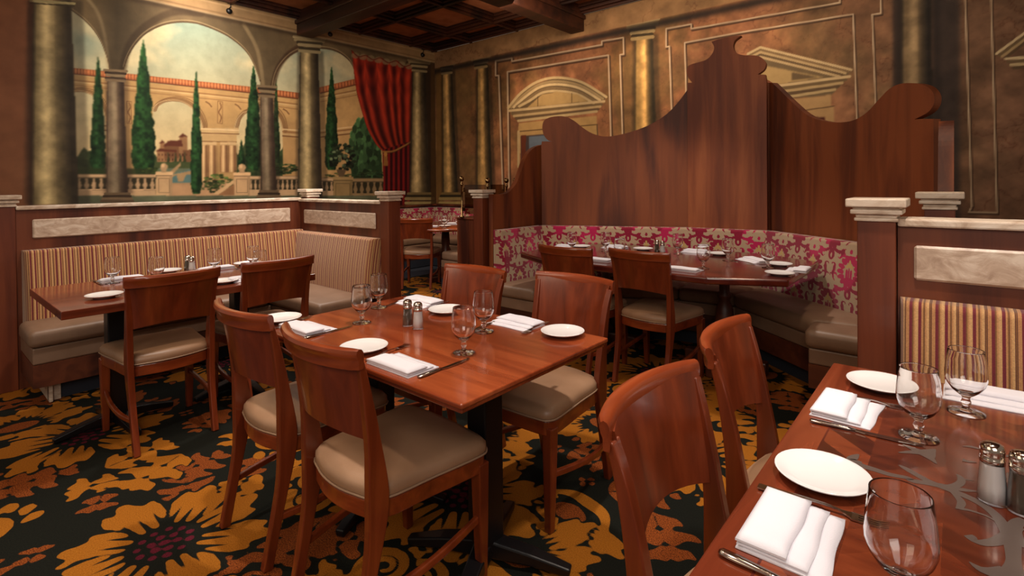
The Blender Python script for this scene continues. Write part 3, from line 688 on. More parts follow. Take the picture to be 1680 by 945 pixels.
def paint_carpet():
    x0, x1, y0, y1, res = -5.9, .75, .05, 5.4, .0085
    w = int((x1-x0)/res); h = int((y1-y0)/res)
    X, Y = np.meshgrid(np.linspace(x0, x1, w), np.linspace(y0, y1, h)); p = Field(X, Y); rg = random.Random(11)
    def T(pts, cx, cy, a, s=1.):
        c, sn = math.cos(a), math.sin(a); return [(cx+s*(x*c-y*sn), cy+s*(x*sn+y*c)) for x, y in pts]
    def petal(l, wd, cut=True):
        pts = catmull([(0, -wd*.14), (l*.25, -wd*.40), (l*.55, -wd*.52)], 4)+[(l*.80, -wd*.46), (l*.74, -wd*.26), (l*1.0, -wd*.10), (l*1.04, wd*.06), (l*.80, wd*.20), (l*.90, wd*.40)]+catmull([(l*.90, wd*.40), (l*.55, wd*.50), (l*.25, wd*.36), (0, wd*.12)], 4)[1:]
        return pts
    def flower(cx, cy, R, a0, ch=1, center=2, n=8):
        p.clear([(cx+R*1.02*math.cos(t*.35), cy+R*1.02*math.sin(t*.35)) for t in range(18)], 1) if False else None
        for i in range(n):
            a = a0+2*PI*i/n+rg.uniform(-.12, .12); l = R*rg.uniform(.62, .82); wd = R*rg.uniform(.5, .62)
            px, py = cx+R*.3*math.cos(a), cy+R*.3*math.sin(a)
            p.clear(T([(x*1.06, y*1.2) for x, y in petal(l, wd)], px, py, a)); p.put(ch, T(petal(l, wd), px, py, a))
            for k_ in (-.22, 0, .2): p.stroke(ch, T([(-l*.1, wd*k_), (l*.55, wd*k_*1.3)], px, py, a), [.026, .006], 0)
        p.clear([(cx+R*.33*math.cos(2*PI*i/14), cy+R*.33*math.sin(2*PI*i/14)) for i in range(14)])
        for r_, k_ in ((0, 1), (.12, 6), (.235, 11)):
            for i in range(k_):
                a = 2*PI*i/k_+r_*9; x, y = cx+R*r_*math.cos(a), cy+R*r_*math.sin(a)
                p.put(center, [(x+R*.049*math.cos(2*PI*j/8), y+R*.049*math.sin(2*PI*j/8)) for j in range(8)])
    def leaf(cx, cy, l, a, ch=0, lobes=5):
        pts = []
        for sgn in (1, -1):
            rngi = range(lobes) if sgn == 1 else range(lobes-1, -1, -1)
            for i in rngi:
                t = (i+.5)/lobes; wv = l*.40*math.sin(PI*min(1, t*1.05+.12))
                q = [(l*(t-.08), sgn*wv*.30), (l*(t+.00), sgn*wv*.86), (l*(t+.14), sgn*wv), (l*(t+.09), sgn*wv*.6)]
                pts += q if sgn == 1 else q[::-1]
            if sgn == 1: pts.append((l*1.08, 0))
        P_ = T([(0, 0)]+pts, cx, cy, a); g = T([(x*1.04, y*1.12) for x, y in [(0, 0)]+pts], cx, cy, a); p.clear(g); p.put(ch, P_)
        p.stroke(ch, T([(l*.05, 0), (l*.85, .0)], cx, cy, a), [.012, .006], 0)
        for i in range(1, lobes):
            for sgn in (1, -1): p.stroke(ch, T([(l*i/lobes, 0), (l*(i/lobes+.1), sgn*l*.16)], cx, cy, a), [.011, .005], 0)
    def scroll(cx, cy, r, a, sg=1, ch=1):
        pts = [(r*(1-t/30*.86)*math.cos(a+sg*t*.42), r*(1-t/30*.86)*math.sin(a+sg*t*.42)) for t in range(30)]
        pts = [(cx+x, cy+y) for x, y in pts]; p.clear([(cx+r*1.18*math.cos(i*.45), cy+r*1.18*math.sin(i*.45)) for i in range(14)])
        p.stroke(ch, pts, [r*(.44-.3*t/30) for t in range(30)])
        for k_ in range(4):
            b = a-sg*k_*.5; x, y = cx+r*math.cos(b), cy+r*math.sin(b); p.put(ch, T(petal(r*.7, r*.42), x, y, b+sg*.9))
    def halfflower(cx, cy, R, a0):
        for i in range(6):
            a = a0-1.5+i*.6; l = R*rg.uniform(.75, 1.05); q = petal(l, R*.5); px, py = cx+R*.28*math.cos(a), cy+R*.28*math.sin(a)
            p.clear(T([(x*1.05-.004, y*1.16) for x, y in q], px, py, a)); p.put(1, T(q, px, py, a))
            for k_ in (-.16, .02, .2): p.stroke(1, T([(0, R*.5*k_), (l*.5, R*.62*k_)], px, py, a), [.022, .005], 0)
        p.clear(T([(R*.42*math.cos(i*.5), R*.30*math.sin(i*.5)) for i in range(13)], cx, cy, a0+1.57)); p.put(0, T([(R*.35*math.cos(i*.5), R*.23*math.sin(i*.5)) for i in range(13)], cx, cy, a0+1.57))
        q = catmull([(-R*.1, -R*.75), (-R*.42, -R*.4), (-R*.46, 0), (-R*.42, R*.4), (-R*.1, R*.75)], 5); p.stroke(1, T(q, cx, cy, a0), [R*(.05+.22*math.sin(PI*i/(len(q)-1))) for i in range(len(q))])
    placed = []
    def free(x, y, r):
        for a, b, c in placed:
            if (x-a)**2+(y-b)**2 < ((r+c)*.56)**2: return False
        placed.append((x, y, r)); return True
    flowers = []
    TX, TY = 1.29, 1.84
    for i in range(-4, 5):
        for j in range(-3, 7):
            sx, sy = i*TX+(j % 2)*TX/2-2.257, j*TY/2+.633
            if abs(sx+.967) < .4 and abs(sy-1.553) < .2: sx, sy = -1.147, 1.55
            if x0-.4 < sx < x1+.4 and y0-.4 < sy < y1+.4: flowers.append((sx, sy)); placed.append((sx, sy, .36))
    jobs = []
    for kind, n, r0_, r1_ in (('half', 60, .22, .27), ('scroll', 60, .15, .19), ('leaf0', 420, .14, .19), ('leaf1', 500, .10, .14)):
        for _ in range(n):
            x, y, r = rg.uniform(x0, x1), rg.uniform(y0, y1), rg.uniform(r0_, r1_)
            if free(x, y, r): jobs.append((kind, x, y, r))
    rg.shuffle(jobs); jobs.sort(key=lambda q: q[0] in ('half', 'scroll'))
    for kind, x, y, r in jobs:
        a = rg.uniform(0, 6.28)
        if kind == 'leaf0': leaf(x-r*math.cos(a)*1.2, y-r*math.sin(a)*1.2, r*2.2, a, 0 if rg.random() < .66 else 1, rg.choice([4, 5, 6]))
        elif kind == 'leaf1': leaf(x-r*math.cos(a)*1.2, y-r*math.sin(a)*1.2, r*2.2, a, 1 if rg.random() < .5 else 0, rg.choice([3, 4]))
        elif kind == 'half': halfflower(x, y, r, a)
        else: scroll(x, y, r*.72, a, 1); scroll(x+r*.9*math.cos(a+1), y+r*.9*math.sin(a+1), r*.6, a+2, -1)
    for sx, sy in flowers: flower(sx, sy, .36, rg.uniform(0, 1), 1, 2, 8)
    for _ in range(2600):
        x, y, r = rg.uniform(x0+.1, x1-.1), rg.uniform(y0+.1, y1-.1), rg.choice([.11, .085, .065])
        i, j, k_ = int((y-y0)/res), int((x-x0)/res), int(r/res)
        blk = p.C[max(i-k_, 0):i+k_+1, max(j-k_, 0):j+k_+1]
        if blk.size and blk.max(-1).mean() < .05:
            a = rg.uniform(0, 6.28); leaf(x-r*math.cos(a), y-r*math.sin(a), r*2.0, a, 0 if rg.random() < .6 else 1, 3)
    p.C = np.stack([blur(p.C[..., i], 1) for i in range(3)], -1)
    P3 = np.stack([X, Y, np.zeros_like(X)], -1)
    return grid_mesh('floor', P3, MT['carpet'], colors=p.C)

def damask_tile():
    tw, th, res = .2105, .392, .0016
    w, h = int(round(tw/res)), int(round(th/res)); X, Y = np.meshgrid((np.arange(w)+.5)*res, (np.arange(h)+.5)*res); p = Field(X, Y); p.unit = .0016
    def rep(f):
        for ox in (-tw, 0, tw):
            for oy in (0, th, 2*th): f(ox, oy)
    def el(ch, cx, cy, rx, ry, a=0., v=1.):
        c, s_ = math.cos(a), math.sin(a); q = [(cx+rx*math.cos(i)*c-ry*math.sin(i)*s_, cy+rx*math.cos(i)*s_+ry*math.sin(i)*c) for i in np.linspace(0, 2*PI, 16)[:-1]]
        rep(lambda ox, oy: p.put(ch, [(x+ox, y+oy) for x, y in q], v))
    def st(ch, pts, ws, v=1.):
        P = catmull(pts, 5); n = len(P); W = [float(np.interp(i/(n-1), np.linspace(0, 1, len(ws)), ws)) for i in range(n)]
        rep(lambda ox, oy: p.stroke(ch, [(x+ox, y+oy) for x, y in P], W, v))
    for cx, cc in ((0, -.150), (tw/2, -.346)):
        for sg in (-1, 1):
            for x, y, a in [(.014, .062, -.3), (.029, .045, -.7), (.041, .020, -1.1), (.045, -.008, -1.5), (.040, -.035, -2.0), (.027, -.056, -2.5), (.010, -.072, -2.9)]:
                el(0, cx+sg*x, cc+y, .0125, .0195, sg*a)
        el(0, cx, cc+.058, .013, .024); el(0, cx, cc+.100, .0075, .013)
        el(0, cx, cc-.006, .026, .046, 0, 0); el(2, cx, cc-.004, .022, .042)
        el(2, cx, cc+.03, .006, .03)
        for x, rx, ry in ((0, .005, .036), (-.012, .0045, .030), (.012, .0045, .030)): el(2, cx+x, cc-.016, rx+.003, ry+.003, 0, 0); el(0, cx+x, cc-.018, rx, ry)
        el(0, cx, cc-.055, .016, .018)
        # bud with swooping leaves under each palmette
        y0 = cc-.122
        el(0, cx, y0, .018, .030); el(0, cx, y0-.004, .005, .013, 0, 0); el(0, cx, y0+.028, .030, .008)
        for sg in (-1, 1):
            st(0, [(cx+sg*.012, y0+.030), (cx+sg*.045, y0+.018), (cx+sg*.075, y0+.036)], [.012, .022, .004])
            st(0, [(cx+sg*.062, y0+.026), (cx+sg*.060, y0+.004), (cx+sg*.050, y0-.014), (cx+sg*.038, y0-.008)], [.022, .016, .007, .003])
            el(0, cx+sg*.070, y0+.006, .010, .012)
        # facing S scrolls above each palmette
        y0 = cc+.182
        for sg in (-1, 1):
            st(0, [(cx+sg*.008, y0+.034), (cx+sg*.014, y0+.046), (cx+sg*.026, y0+.040), (cx+sg*.026, y0+.016), (cx+sg*.020, y0-.014), (cx+sg*.026, y0-.040), (cx+sg*.036, y0-.052)], [.004, .006, .010, .018, .012, .008, .002])
            st(0, [(cx+sg*.020, y0-.012), (cx+sg*.038, y0-.010), (cx+sg*.044, y0-.026)], [.006, .008, .003]); st(0, [(cx+sg*.020, y0-.014), (cx+sg*.008, y0-.012), (cx+sg*.006, y0-.024)], [.006, .007, .003])
    return p.C, tw, th
DT, DTW, DTH = damask_tile()
def damask_sample(U, V):
    h, w, _ = DT.shape; x = (U/1.52/DTW % 1)*w; y = (V/1.25/DTH % 1)*h; xi = np.floor(x).astype(int); yi = np.floor(y).astype(int); fx, fy = (x-xi)[..., None], (y-yi)[..., None]
    g = lambda a, b: DT[a % h, b % w]
    r = g(yi, xi)*(1-fx)*(1-fy)+g(yi, xi+1)*fx*(1-fy)+g(yi+1, xi)*(1-fx)*fy+g(yi+1, xi+1)*fx*fy
    k = .5+.5*np.sin(U*13+1.3)*np.cos(V*9+U*5); r[..., 1] = r[..., 0]*np.clip(k*1.6, 0, 1)
    return r

# ================================================================== THE ROOM
def struct(o): o['kind'] = 'structure'; return o
struct(paint_mural()); struct(paint_back_wall()); struct(paint_carpet())
fl = MB(); fl.box(-7.3, 3.0, -2.5, 6.45, -.06, -.012); struct(fl.build('floor_slab', MT['navy']))
b = MB(); b.box(-7.27, -7.17, -.6, 6.34, 0, .9); struct(b.build('baseboard_left', MT['panel']))
b = MB(); b.box(-7.17, 1.8, 6.31, 6.41, 0, .9); struct(b.build('baseboard_back', MT['panel']))
b = MB(); b.box(-7.3, 2.4, -1.5, 6.45, 3.79, 3.83); struct(b.build('ceiling', MT['cove']))
rib = MB()
xs = [-7.14, -6.26, -5.25, -3.1, -2.1, -1.1, -.1, .9, 1.8]
ys = [6.28, 5.78, 4.78, 2.85, 1.85, .85, -.15, -1.1]
for e, z0, z1 in ((.022, 3.665, 3.70), (.055, 3.70, 3.745), (.085, 3.745, 3.79)):
    for x in xs: rib.box(x-e, x+e, -1.4, 6.34, z0, z1)
    for y in ys: rib.box(-7.2, 2.3, y-e, y+e, z0-.001, z1-.001)
struct(rib.build('trim_1', MT['beam'], bevel=.01))
b = MB(); b.box(-7.2, 2.3, 3.75, 3.98, 3.45, 3.79); b.box(-7.2, 2.3, 3.72, 4.01, 3.60, 3.66); struct(b.build('trim_2', MT['beam'], bevel=.012))
b = MB(); b.box(-4.26, -4.03, -1.4, 6.34, 3.44, 3.788); b.box(-4.29, -4.0, -1.4, 6.34, 3.60, 3.66); struct(b.build('trim_3', MT['beam'], bevel=.012))

# ------------------------------------------------------------------ spot fixtures above the mural
for i, (u, v, lab) in enumerate([(375, 18, 'black spotlight above the mural, nearest the big left arch'), (486, 45, 'black spotlight just left of the beam end above the mural'), (540, 56, 'black spotlight just right of the beam end above the mural'), (692, 90, 'black spotlight in the far corner above the red painted curtain')]):
    x, y = at(u, v, 3.58)
    t = thing('spotlight', lab, 'spotlight', (x, y, 3.58), 0, 'spotlights above the mural')
    m = Matrix.Rotation(math.radians(-70), 4, 'Y')
    h = MB(); h.lathe([(0, -.05), (.028, -.05), (.036, -.03), (.038, .05), (.034, .055), (.03, .04), (0, .035)], 18, m); h.build('lamp_head', MT['black'], t)
    a = MB(); a.tube([(0, 0, .02), (.03, .015, .05), (.03, .015, .092)], .007, 6); a.box(.0, .06, -.015, .045, .085, .1); a.build('bracket', MT['black'], t)

# ------------------------------------------------------------------ half-height walls and posts
def post(x0, x1, y0, y1, zt, label, ztop=None):
    cx, cy = (x0+x1)/2, (y0+y1)/2; hx, hy = (x1-x0)/2, (y1-y0)/2
    t = thing('divider_post', label, 'post', (cx, cy, 0), 0, 'divider posts with stone capitals')
    b = MB(); b.box(-hx, hx, -hy, hy, 0, zt); b.build('shaft', MT['post'], t, bevel=.003)
    c = MB()
    for z0, z1, o in [(0, .012, .008), (.012, .024, .004), (.024, .040, .018), (.040, .048, .012), (.048, .076, .03)]:
        c.box(-hx-o, hx+o, -hy-o, hy+o, zt+z0, zt+z1, None, .004)
    c.build('capital', MT['cap'], t)
    return t
def half_wall(x0, x1, y0, y1, zt, inset, label, axis):
    t = thing('half_wall', label, 'partition', ((x0+x1)/2, (y0+y1)/2, 0)); ox, oy = -(x0+x1)/2, -(y0+y1)/2
    m = Matrix.Translation((ox, oy, 0))
    b = MB(); b.box(x0, x1, y0, y1, 0, zt-.026, m); pn = b.build('panel', MT['panel'], t)
    b = MB(); o = .02; b.box(x0-(o if axis == 'Y' else 0), x1+(o if axis == 'Y' else 0), y0-(o if axis == 'X' else 0), y1+(o if axis == 'X' else 0), zt-.026, zt, m, .006); b.build('coping', MT['cap'], t)
    b = MB(); b.box(*inset, m, .007, 1); b.build('stone_inset', MT['marble'], pn)
    return t
half_wall(-4.80, -4.70, .512, 2.46, 1.203, (-4.705, -4.688, .592, 2.36, .985, 1.112), 'long dark wood half wall with stone inset behind the left striped bench', 'Y')
half_wall(-4.70, -3.43, 2.46, 2.54, 1.192, (-4.615, -3.503, 2.447, 2.462, .967, 1.094), 'short dark wood half wall with stone inset under the painted red curtain', 'X')
half_wall(-.157, 1.7, 2.15, 2.25, 1.196, (-.114, 1.5, 2.138, 2.152, .998, 1.110), 'dark wood half wall with stone inset behind the right striped bench', 'X')
post(-4.86, -4.69, .36, .51, 1.2, 'wooden post with stone capital at the far left edge of the room')
post(-4.80, -4.69, 2.53, 2.64, 1.205, 'wooden post with stone capital in the corner behind the left striped bench')
post(-3.43, -3.322, 2.445, 2.555, 1.19, 'wooden post with stone capital ending the left booth, beside the back room chair')
post(-3.36, -3.245, 3.40, 3.515, 1.185, 'wooden post with stone capital at the left foot of the tall scrolled screen')
post(-.267, -.16, 2.12, 2.235, 1.185, 'wooden post with stone capital between red damask bench and right striped bench')
post(-.12, -.015, 2.92, 3.02, 1.19, 'wooden post with stone capital standing behind the right half wall')

# ------------------------------------------------------------------ benches
def slab(name, parent, P0, P1, z0, z1, mat, d_bot=.12, d_top=.085, u0=0., step=.03, vstep=.02, damask=False, ends=(.02, .02)):
    """padded back: runs P0->P1, padding grows to the left of the direction"""
    ex, ey = P1[0]-P0[0], P1[1]-P0[1]; Ln = math.hypot(ex, ey); ex /= Ln; ey /= Ln; nx, ny = -ey, ex
    nu = max(3, int(Ln/step)); us = np.linspace(0, Ln, nu); us = np.unique(np.concatenate([us, [.004, .012, .02, Ln-.02, Ln-.012, Ln-.004]]))
    prof = []
    nv = max(4, int((z1-z0)/vstep))
    for i in range(nv+1):
        t = i/nv; d = d_bot+(d_top-d_bot)*t+.012*math.sin(PI*t); z = z0+(z1-.022-z0)*t; prof.append((d, z, z))
    r = .022
    for i in range(1, 6):
        a = i/5*PI/2; prof.append((d_top-r+r*math.cos(a)-.0, z1-r+r*math.sin(a), z1-r+r*a))
    prof.append((0, z1, z1+d_top))
    D = np.array([q[0] for q in prof])[:, None]; Z = np.array([q[1] for q in prof])[:, None]; V = np.array([q[2] for q in prof])[:, None]
    U = us[None]
    e0 = np.sqrt(np.clip(1-np.clip(1-U/max(ends[0], 1e-4), 0, 1)**2, 0, 1)); e1 = np.sqrt(np.clip(1-np.clip(1-(Ln-U)/max(ends[1], 1e-4), 0, 1)**2, 0, 1))
    S = np.where(ends[0] > 0, e0, 1)*np.where(ends[1] > 0, e1, 1); S = S*np.ones_like(D)
    X = P0[0]+ex*U+nx*D*S; Y = P0[1]+ey*U+ny*D*S; P = np.stack([X, Y, Z*np.ones_like(U)], -1)
    P[..., :2] -= np.array(parent.location[:2])
    uu, vv = np.broadcast_arrays(U+u0, V); uu = uu+(1-S)*D*np.where(U < Ln/2, -1, 1)
    cols = damask_sample(uu, vv-z1) if damask else None
    return grid_mesh(name, P[::-1] if False else P, mat, parent, cols, np.stack([uu, vv], -1))
def seatpart(parent, poly, zs=(.0, .12, .26, .36, .47), shrink=None, kick=None, mats=None):
    """poly: plan outline of the cushion; shrink: outline of band and base; kick: outline of plinth"""
    m = Matrix.Translation((-parent.location[0], -parent.location[1], 0)); shrink = shrink or poly; kick = kick or shrink
    b = MB(); b.poly(poly, zs[3]+.001, zs[4], m, .035, 4); o = b.build('seat_cushion', MT['leather_d'], parent, smooth=True)
    b = MB(); b.poly(shrink, zs[2], zs[3], m, .008, 2); b.build('cushion_band', MT['leather_d'], parent)
    b = MB(); b.poly(shrink, zs[1], zs[2]-.001, m); b.build('seat_base', MT['base'], parent)
    b = MB(); b.poly(kick, zs[0], zs[1], m); b.build('plinth', MT['navy'], parent)
def inset(poly, d):
    n = len(poly); A = sum(poly[i][0]*poly[(i+1) % n][1]-poly[(i+1) % n][0]*poly[i][1] for i in range(n)); sg = 1 if A > 0 else -1; out = []
    for i in range(n):
        p0, p1, p2 = poly[i-1], poly[i], poly[(i+1) % n]
        def nr(a, b_): l = math.hypot(b_[0]-a[0], b_[1]-a[1]); return (-(b_[1]-a[1])/l*sg, (b_[0]-a[0])/l*sg)
        n1, n2 = nr(p0, p1), nr(p1, p2); k = 1+n1[0]*n2[0]+n1[1]*n2[1]
        out.append((p1[0]+d*(n1[0]+n2[0])/k, p1[1]+d*(n1[1]+n2[1])/k))
    return out
# left striped benches, one along the wall and one across its end
# padding grows to the left of the direction of travel: -Y travel pads toward +X
t = thing('banquette', 'striped bench with taupe leather seat along the left half wall', 'bench', (-4.45, 1.2, 0))
slab('backrest', t, (-4.695, 2.45), (-4.695, .535), .44, .912, MT['stripe'], .13, .08, ends=(.001, .03))
seatpart(t, [(-4.58, .50), (-4.19, .50), (-4.19, 1.93), (-4.58, 1.93)], shrink=[(-4.68, .52), (-4.21, .52), (-4.21, 1.948), (-4.68, 1.948)], kick=[(-4.68, .62), (-4.32, .62), (-4.32, 1.948), (-4.68, 1.948)])
b = MB(); b.box(-.235, .18, -.60, -.582, 0, .118, None, .002); b.box(.13, .148, -.60, -.54, 0, .119); b.build('plinth_trim', MT['cap'], t)
t = thing('banquette', 'striped bench across the end of the left booth, beside the wooden post', 'bench', (-4.05, 2.2, 0))
slab('backrest', t, (-3.44, 2.455), (-4.69, 2.455), .44, .900, MT['stripe'], .13, .08, ends=(.03, .001))
seatpart(t, [(-4.60, 1.935), (-3.46, 1.935), (-3.46, 2.36), (-4.60, 2.36)], shrink=[(-4.68, 1.952), (-3.46, 1.952), (-3.46, 2.44), (-4.68, 2.44)], kick=[(-4.68, 2.05), (-3.5, 2.05), (-3.5, 2.44), (-4.68, 2.44)])
# right striped bench
t = thing('banquette', 'striped bench back against the right half wall behind the parquet table', 'bench', (.6, 1.9, 0))
slab('backrest', t, (1.7, 2.148), (-.15, 2.148), .44, .938, MT['stripe'], .12, .075, ends=(.001, .02))
seatpart(t, [(-.14, 1.72), (1.7, 1.72), (1.7, 2.03), (-.14, 2.03)], shrink=[(-.14, 1.74), (1.7, 1.74), (1.7, 2.14), (-.14, 2.14)], kick=[(-.14, 1.84), (1.7, 1.84), (1.7, 2.14), (-.14, 2.14)])

# big damask booth under the scrolled screen
Q = [(-3.07, 3.43), (-3.05, 4.02), (-1.81, 4.56), (-1.21, 4.62), (-.11, 3.76), (-.10, 3.42)]
def offs(poly, d):
    """offset an open polyline outwards (to the left of travel)"""
    out = []
    for i, p in enumerate(poly):
        a = poly[max(i-1, 0)]; c = poly[min(i+1, len(poly)-1)]
        def nr(u_, v_): l = math.hypot(v_[0]-u_[0], v_[1]-u_[1]); return (-(v_[1]-u_[1])/l, (v_[0]-u_[0])/l)
        if i == 0: n1 = n2 = nr(p, c)
        elif i == len(poly)-1: n1 = n2 = nr(a, p)
        else: n1, n2 = nr(a, p), nr(p, c)
        k = 1+n1[0]*n2[0]+n1[1]*n2[1]; out.append((p[0]+d*(n1[0]+n2[0])/k, p[1]+d*(n1[1]+n2[1])/k))
    return out
QB = offs(Q, .075)
t = thing('banquette', 'faceted bench with magenta damask back wrapping the octagonal table', 'bench', (-1.6, 4.0, 0))
u0 = 0
for i in range(4, -1, -1):
    P0, P1 = QB[i+1], QB[i]; Ls = math.hypot(P1[0]-P0[0], P1[1]-P0[1])
    slab('backrest', t, P0, P1, .44, .905, MT['damask'], .12, .075, u0=u0, step=.0075, vstep=.0075, damask=True, ends=(.03 if i == 4 else .001, .03 if i == 0 else .001)); u0 += Ls
QI = [(-2.62, 3.33), (-2.62, 3.68), (-1.74, 4.10), (-1.32, 4.14), (-.70, 3.66), (-.69, 3.40)]
QO = offs(Q, .03)
QO[0] = (QO[0][0], 3.33); QO[-1] = (QO[-1][0], 3.40)
QS = offs(Q, -.045); QS[0] = (QS[0][0], 3.33); QS[-1] = (QS[-1][0], 3.40)
QK = offs(QI, .10)
QK[0] = (QK[0][0], 3.43); QK[-1] = (QK[-1][0], 3.5)
QIb = offs(QI, .02); QIb[0] = (QIb[0][0], 3.35); QIb[-1] = (QIb[-1][0], 3.42)
QOb = [(q[0], q[1]) for q in QO]; QOb[0] = (QOb[0][0], 3.35); QOb[-1] = (QOb[-1][0], 3.42)
QOk = list(QOb); QOk[0] = (QOk[0][0], 3.43); QOk[-1] = (QOk[-1][0], 3.5)
for i in range(5):
    seatpart(t, [QI[i], QI[i+1], QS[i+1], QS[i]], (0, .12, .26, .35, .46), [QIb[i], QIb[i+1], QOb[i+1], QOb[i]], [QK[i], QK[i+1], QOk[i+1], QOk[i]])
# tall scrolled wooden screen
SQ = offs(Q, .10)
def outline(P0, P1, top, thick, name, mat, parent, extra0=0, extra1=0, zb=.0, off=0):
    pts = [on_line(u, v, P0, P1) for u, v in top]
    ex, ey = P1[0]-P0[0], P1[1]-P0[1]; Ln = math.hypot(ex, ey); ex /= Ln; ey /= Ln; nx, ny = -ey, ex
    poly = [(pts[0][0], zb)]+pts+[(pts[-1][0], zb)]
    bm = bmesh.new(); ox, oy = parent.location[0], parent.location[1]
    f = [bm.verts.new((P0[0]+ex*s-ox, P0[1]+ey*s-oy, z)) for s, z in poly]; k = [bm.verts.new((P0[0]+ex*s+nx*thick-ox, P0[1]+ey*s+ny*thick-oy, z)) for s, z in poly]
    bm.faces.new(f); bm.faces.new(k[::-1]); n = len(f)
    for i in range(n): bm.faces.new((f[i], k[i], k[(i+1) % n], f[(i+1) % n]))
    bmesh.ops.recalc_face_normals(bm, faces=bm.faces)
    m = MB(); m.merge(bm); return m.build(name, mat, parent)
t = thing('scrolled_screen', 'tall dark wooden screen with scrolled top edge behind the damask bench', 'screen', (-1.6, 4.5, 0))
cm = lambda pts, k=4: catmull(pts, k)
retL = [(808, 318.5)]+cm([(822, 319), (833, 316.5), (841, 309), (848, 299), (855, 281), (861, 263), (868, 250), (877, 242), (889, 237.5)])+[(893, 237.5)]
outline((SQ[0][0], SQ[0][1]-.02), SQ[1], retL, .05, 'side_panel', MT['screen'], t)
wingL = [(888, 238), (889, 232)]+cm([(906, 232), (899, 230), (893, 223), (890, 214), (890, 205), (893, 197.5), (901, 193), (911, 191), (925.5, 191), (940, 197), (954, 208), (972, 219), (994, 224), (1019, 220.5), (1048, 212), (1073, 201), (1095, 186), (1113, 167), (1128, 147)])+[(1136, 140)]
outline(SQ[1], SQ[2], wingL, .05, 'wing_panel', MT['screen'], t)
cen = [(1127.5, 149), (1128, 136)]+cm([(1135.5, 135.5), (1129, 127), (1126.5, 116), (1131, 107), (1145, 102.5), (1160, 97), (1169, 87), (1171.5, 77), (1167, 68.5)])+[(1176, 65)]+cm([(1187, 62.5), (1197, 60.2), (1207, 59), (1216, 58.5)])+cm([(1216, 58.5), (1206, 66), (1202.8, 76), (1208, 86.5), (1221, 90.7), (1238, 90.7), (1249, 94.3), (1255.5, 101), (1256.5, 107), (1253, 114.5), (1243, 122)])+[(1256, 122.5), (1257.5, 136)]
CL = offs([SQ[2], SQ[3]], -.03)
outline(CL[0], CL[1], cen, .06, 'center_panel', MT['screen_c'], t)
wingR = [(1250, 130), (1259, 135.5), (1267, 136)]+cm([(1267, 136), (1279, 147.5), (1301, 169), (1322, 187), (1344, 197), (1373, 201), (1401, 197), (1423, 183.5), (1441, 164), (1459, 146), (1477, 137.5), (1499, 136.5), (1517, 140), (1527.5, 147.5), (1533, 159), (1531, 173), (1521, 185), (1500, 196)])+[(1512, 195), (1531.5, 195)]
outline(SQ[3], SQ[4], wingR, .05, 'wing_panel', MT['screen'], t)
mm = Matrix.Translation((1.6, -4.5, 0))
ex = SQ[4][0]; ey = SQ[4][1]
bm = MB(); pr = catmull([(3.40, 1.16), (3.42, 1.22), (3.46, 1.30), (3.50, 1.40), (3.54, 1.52), (3.60, 1.60), (3.66, 1.632)], 4)+[(3.80, 1.632), (3.80, 0), (3.40, 0)]
t2 = bmesh.new(); f0 = [t2.verts.new((ex-.075+1.6, y-4.5, z)) for y, z in pr]; f1 = [t2.verts.new((ex-.012+1.6, y-4.5, z)) for y, z in pr]
t2.faces.new(f0); t2.faces.new(f1[::-1])
for i in range(len(f0)): t2.faces.new((f0[i], f1[i], f1[(i+1) % len(f0)], f0[(i+1) % len(f0)]))
bmesh.ops.recalc_face_normals(t2, faces=t2.faces); bm.merge(t2); bm.build('side_panel', MT['screen'], t)

# low divider with brass posts and glass, left of the screen
def dep(u, d, v=None):
    r = ray(u, 300); return (r[0]*d, r[1]*d)
s_pts = [dep(757.5, 4.92), dep(800, 5.0), dep(831, 5.08), dep(845.5, 5.14)]
t = thing('low_divider', 'low dark wood divider carrying brass posts and glass beside the gap', 'partition', (-3.5, 3.6, 0))
mm = Matrix.Translation((3.5, -3.6, 0))
b = MB(); b.box(-3.625, -3.41, 3.45, 3.75, 0, .985, mm); b.poly([(s_pts[0][0], s_pts[0][1]+.1), (s_pts[0][0]+.07, s_pts[0][1]+.0), (s_pts[3][0]+.1, s_pts[3][1]-.02), (s_pts[3][0]+.04, s_pts[3][1]+.12)], 0, .98, mm); b.build('panel', MT['panel'], t)
b = MB(); b.box(-3.635, -3.40, 3.44, 3.76, .985, 1.0, mm, .003); b.build('top_rail', MT['post'], t)
sl = ['first brass post from the left on the low divider', 'second brass post, above the stone capital of the screen post', 'third brass post, beside the curved edge of the screen', 'fourth brass post, half hidden by the scrolled screen']
for i, (x, y) in enumerate(s_pts):
    tt = thing('brass_post', sl[i], 'post', (x, y, 1.0 if i == 0 else .98), 0, 'brass posts on the low divider')
    b = MB(); b.lathe([(0, 0), (.022, 0), (.022, .012), (.009, .02), (.009, .30), (.014, .305), (.014, .315), (.008, .32), (.008, .34)], 14); pl = b.build('pole', MT['brass'], tt)
    b = MB(); b.lathe([(0, .335), (.012, .338), (.021, .35), (.0235, .363), (.020, .378), (.010, .387), (0, .389)], 14); b.build('ball_finial', MT['brass'], tt)
    b = MB(); b.box(.008, .034, -.009, .009, .06, .10, None, .003); b.box(.008, .034, -.009, .009, .24, .28, None, .003); b.build('glass_clamp', MT['brass'], pl)
for i, lab in enumerate(['brown tinted glass pane beside the first brass post', 'brown tinted glass pane between second and third brass posts']):
    (x0, y0), (x1, y1) = (s_pts[0], s_pts[1]) if i == 0 else (s_pts[1], s_pts[2]); L_ = math.hypot(x1-x0, y1-y0)
    b = MB(); b.box(.028, L_-.02, -.004, .004, .03, .305, None, .001)
    o = b.build('glass_pane', MT['pane'], None, (x0, y0, 1.0)); o.rotation_euler = (0, 0, math.atan2(y1-y0, x1-x0)); tag(o, lab, 'glass pane')

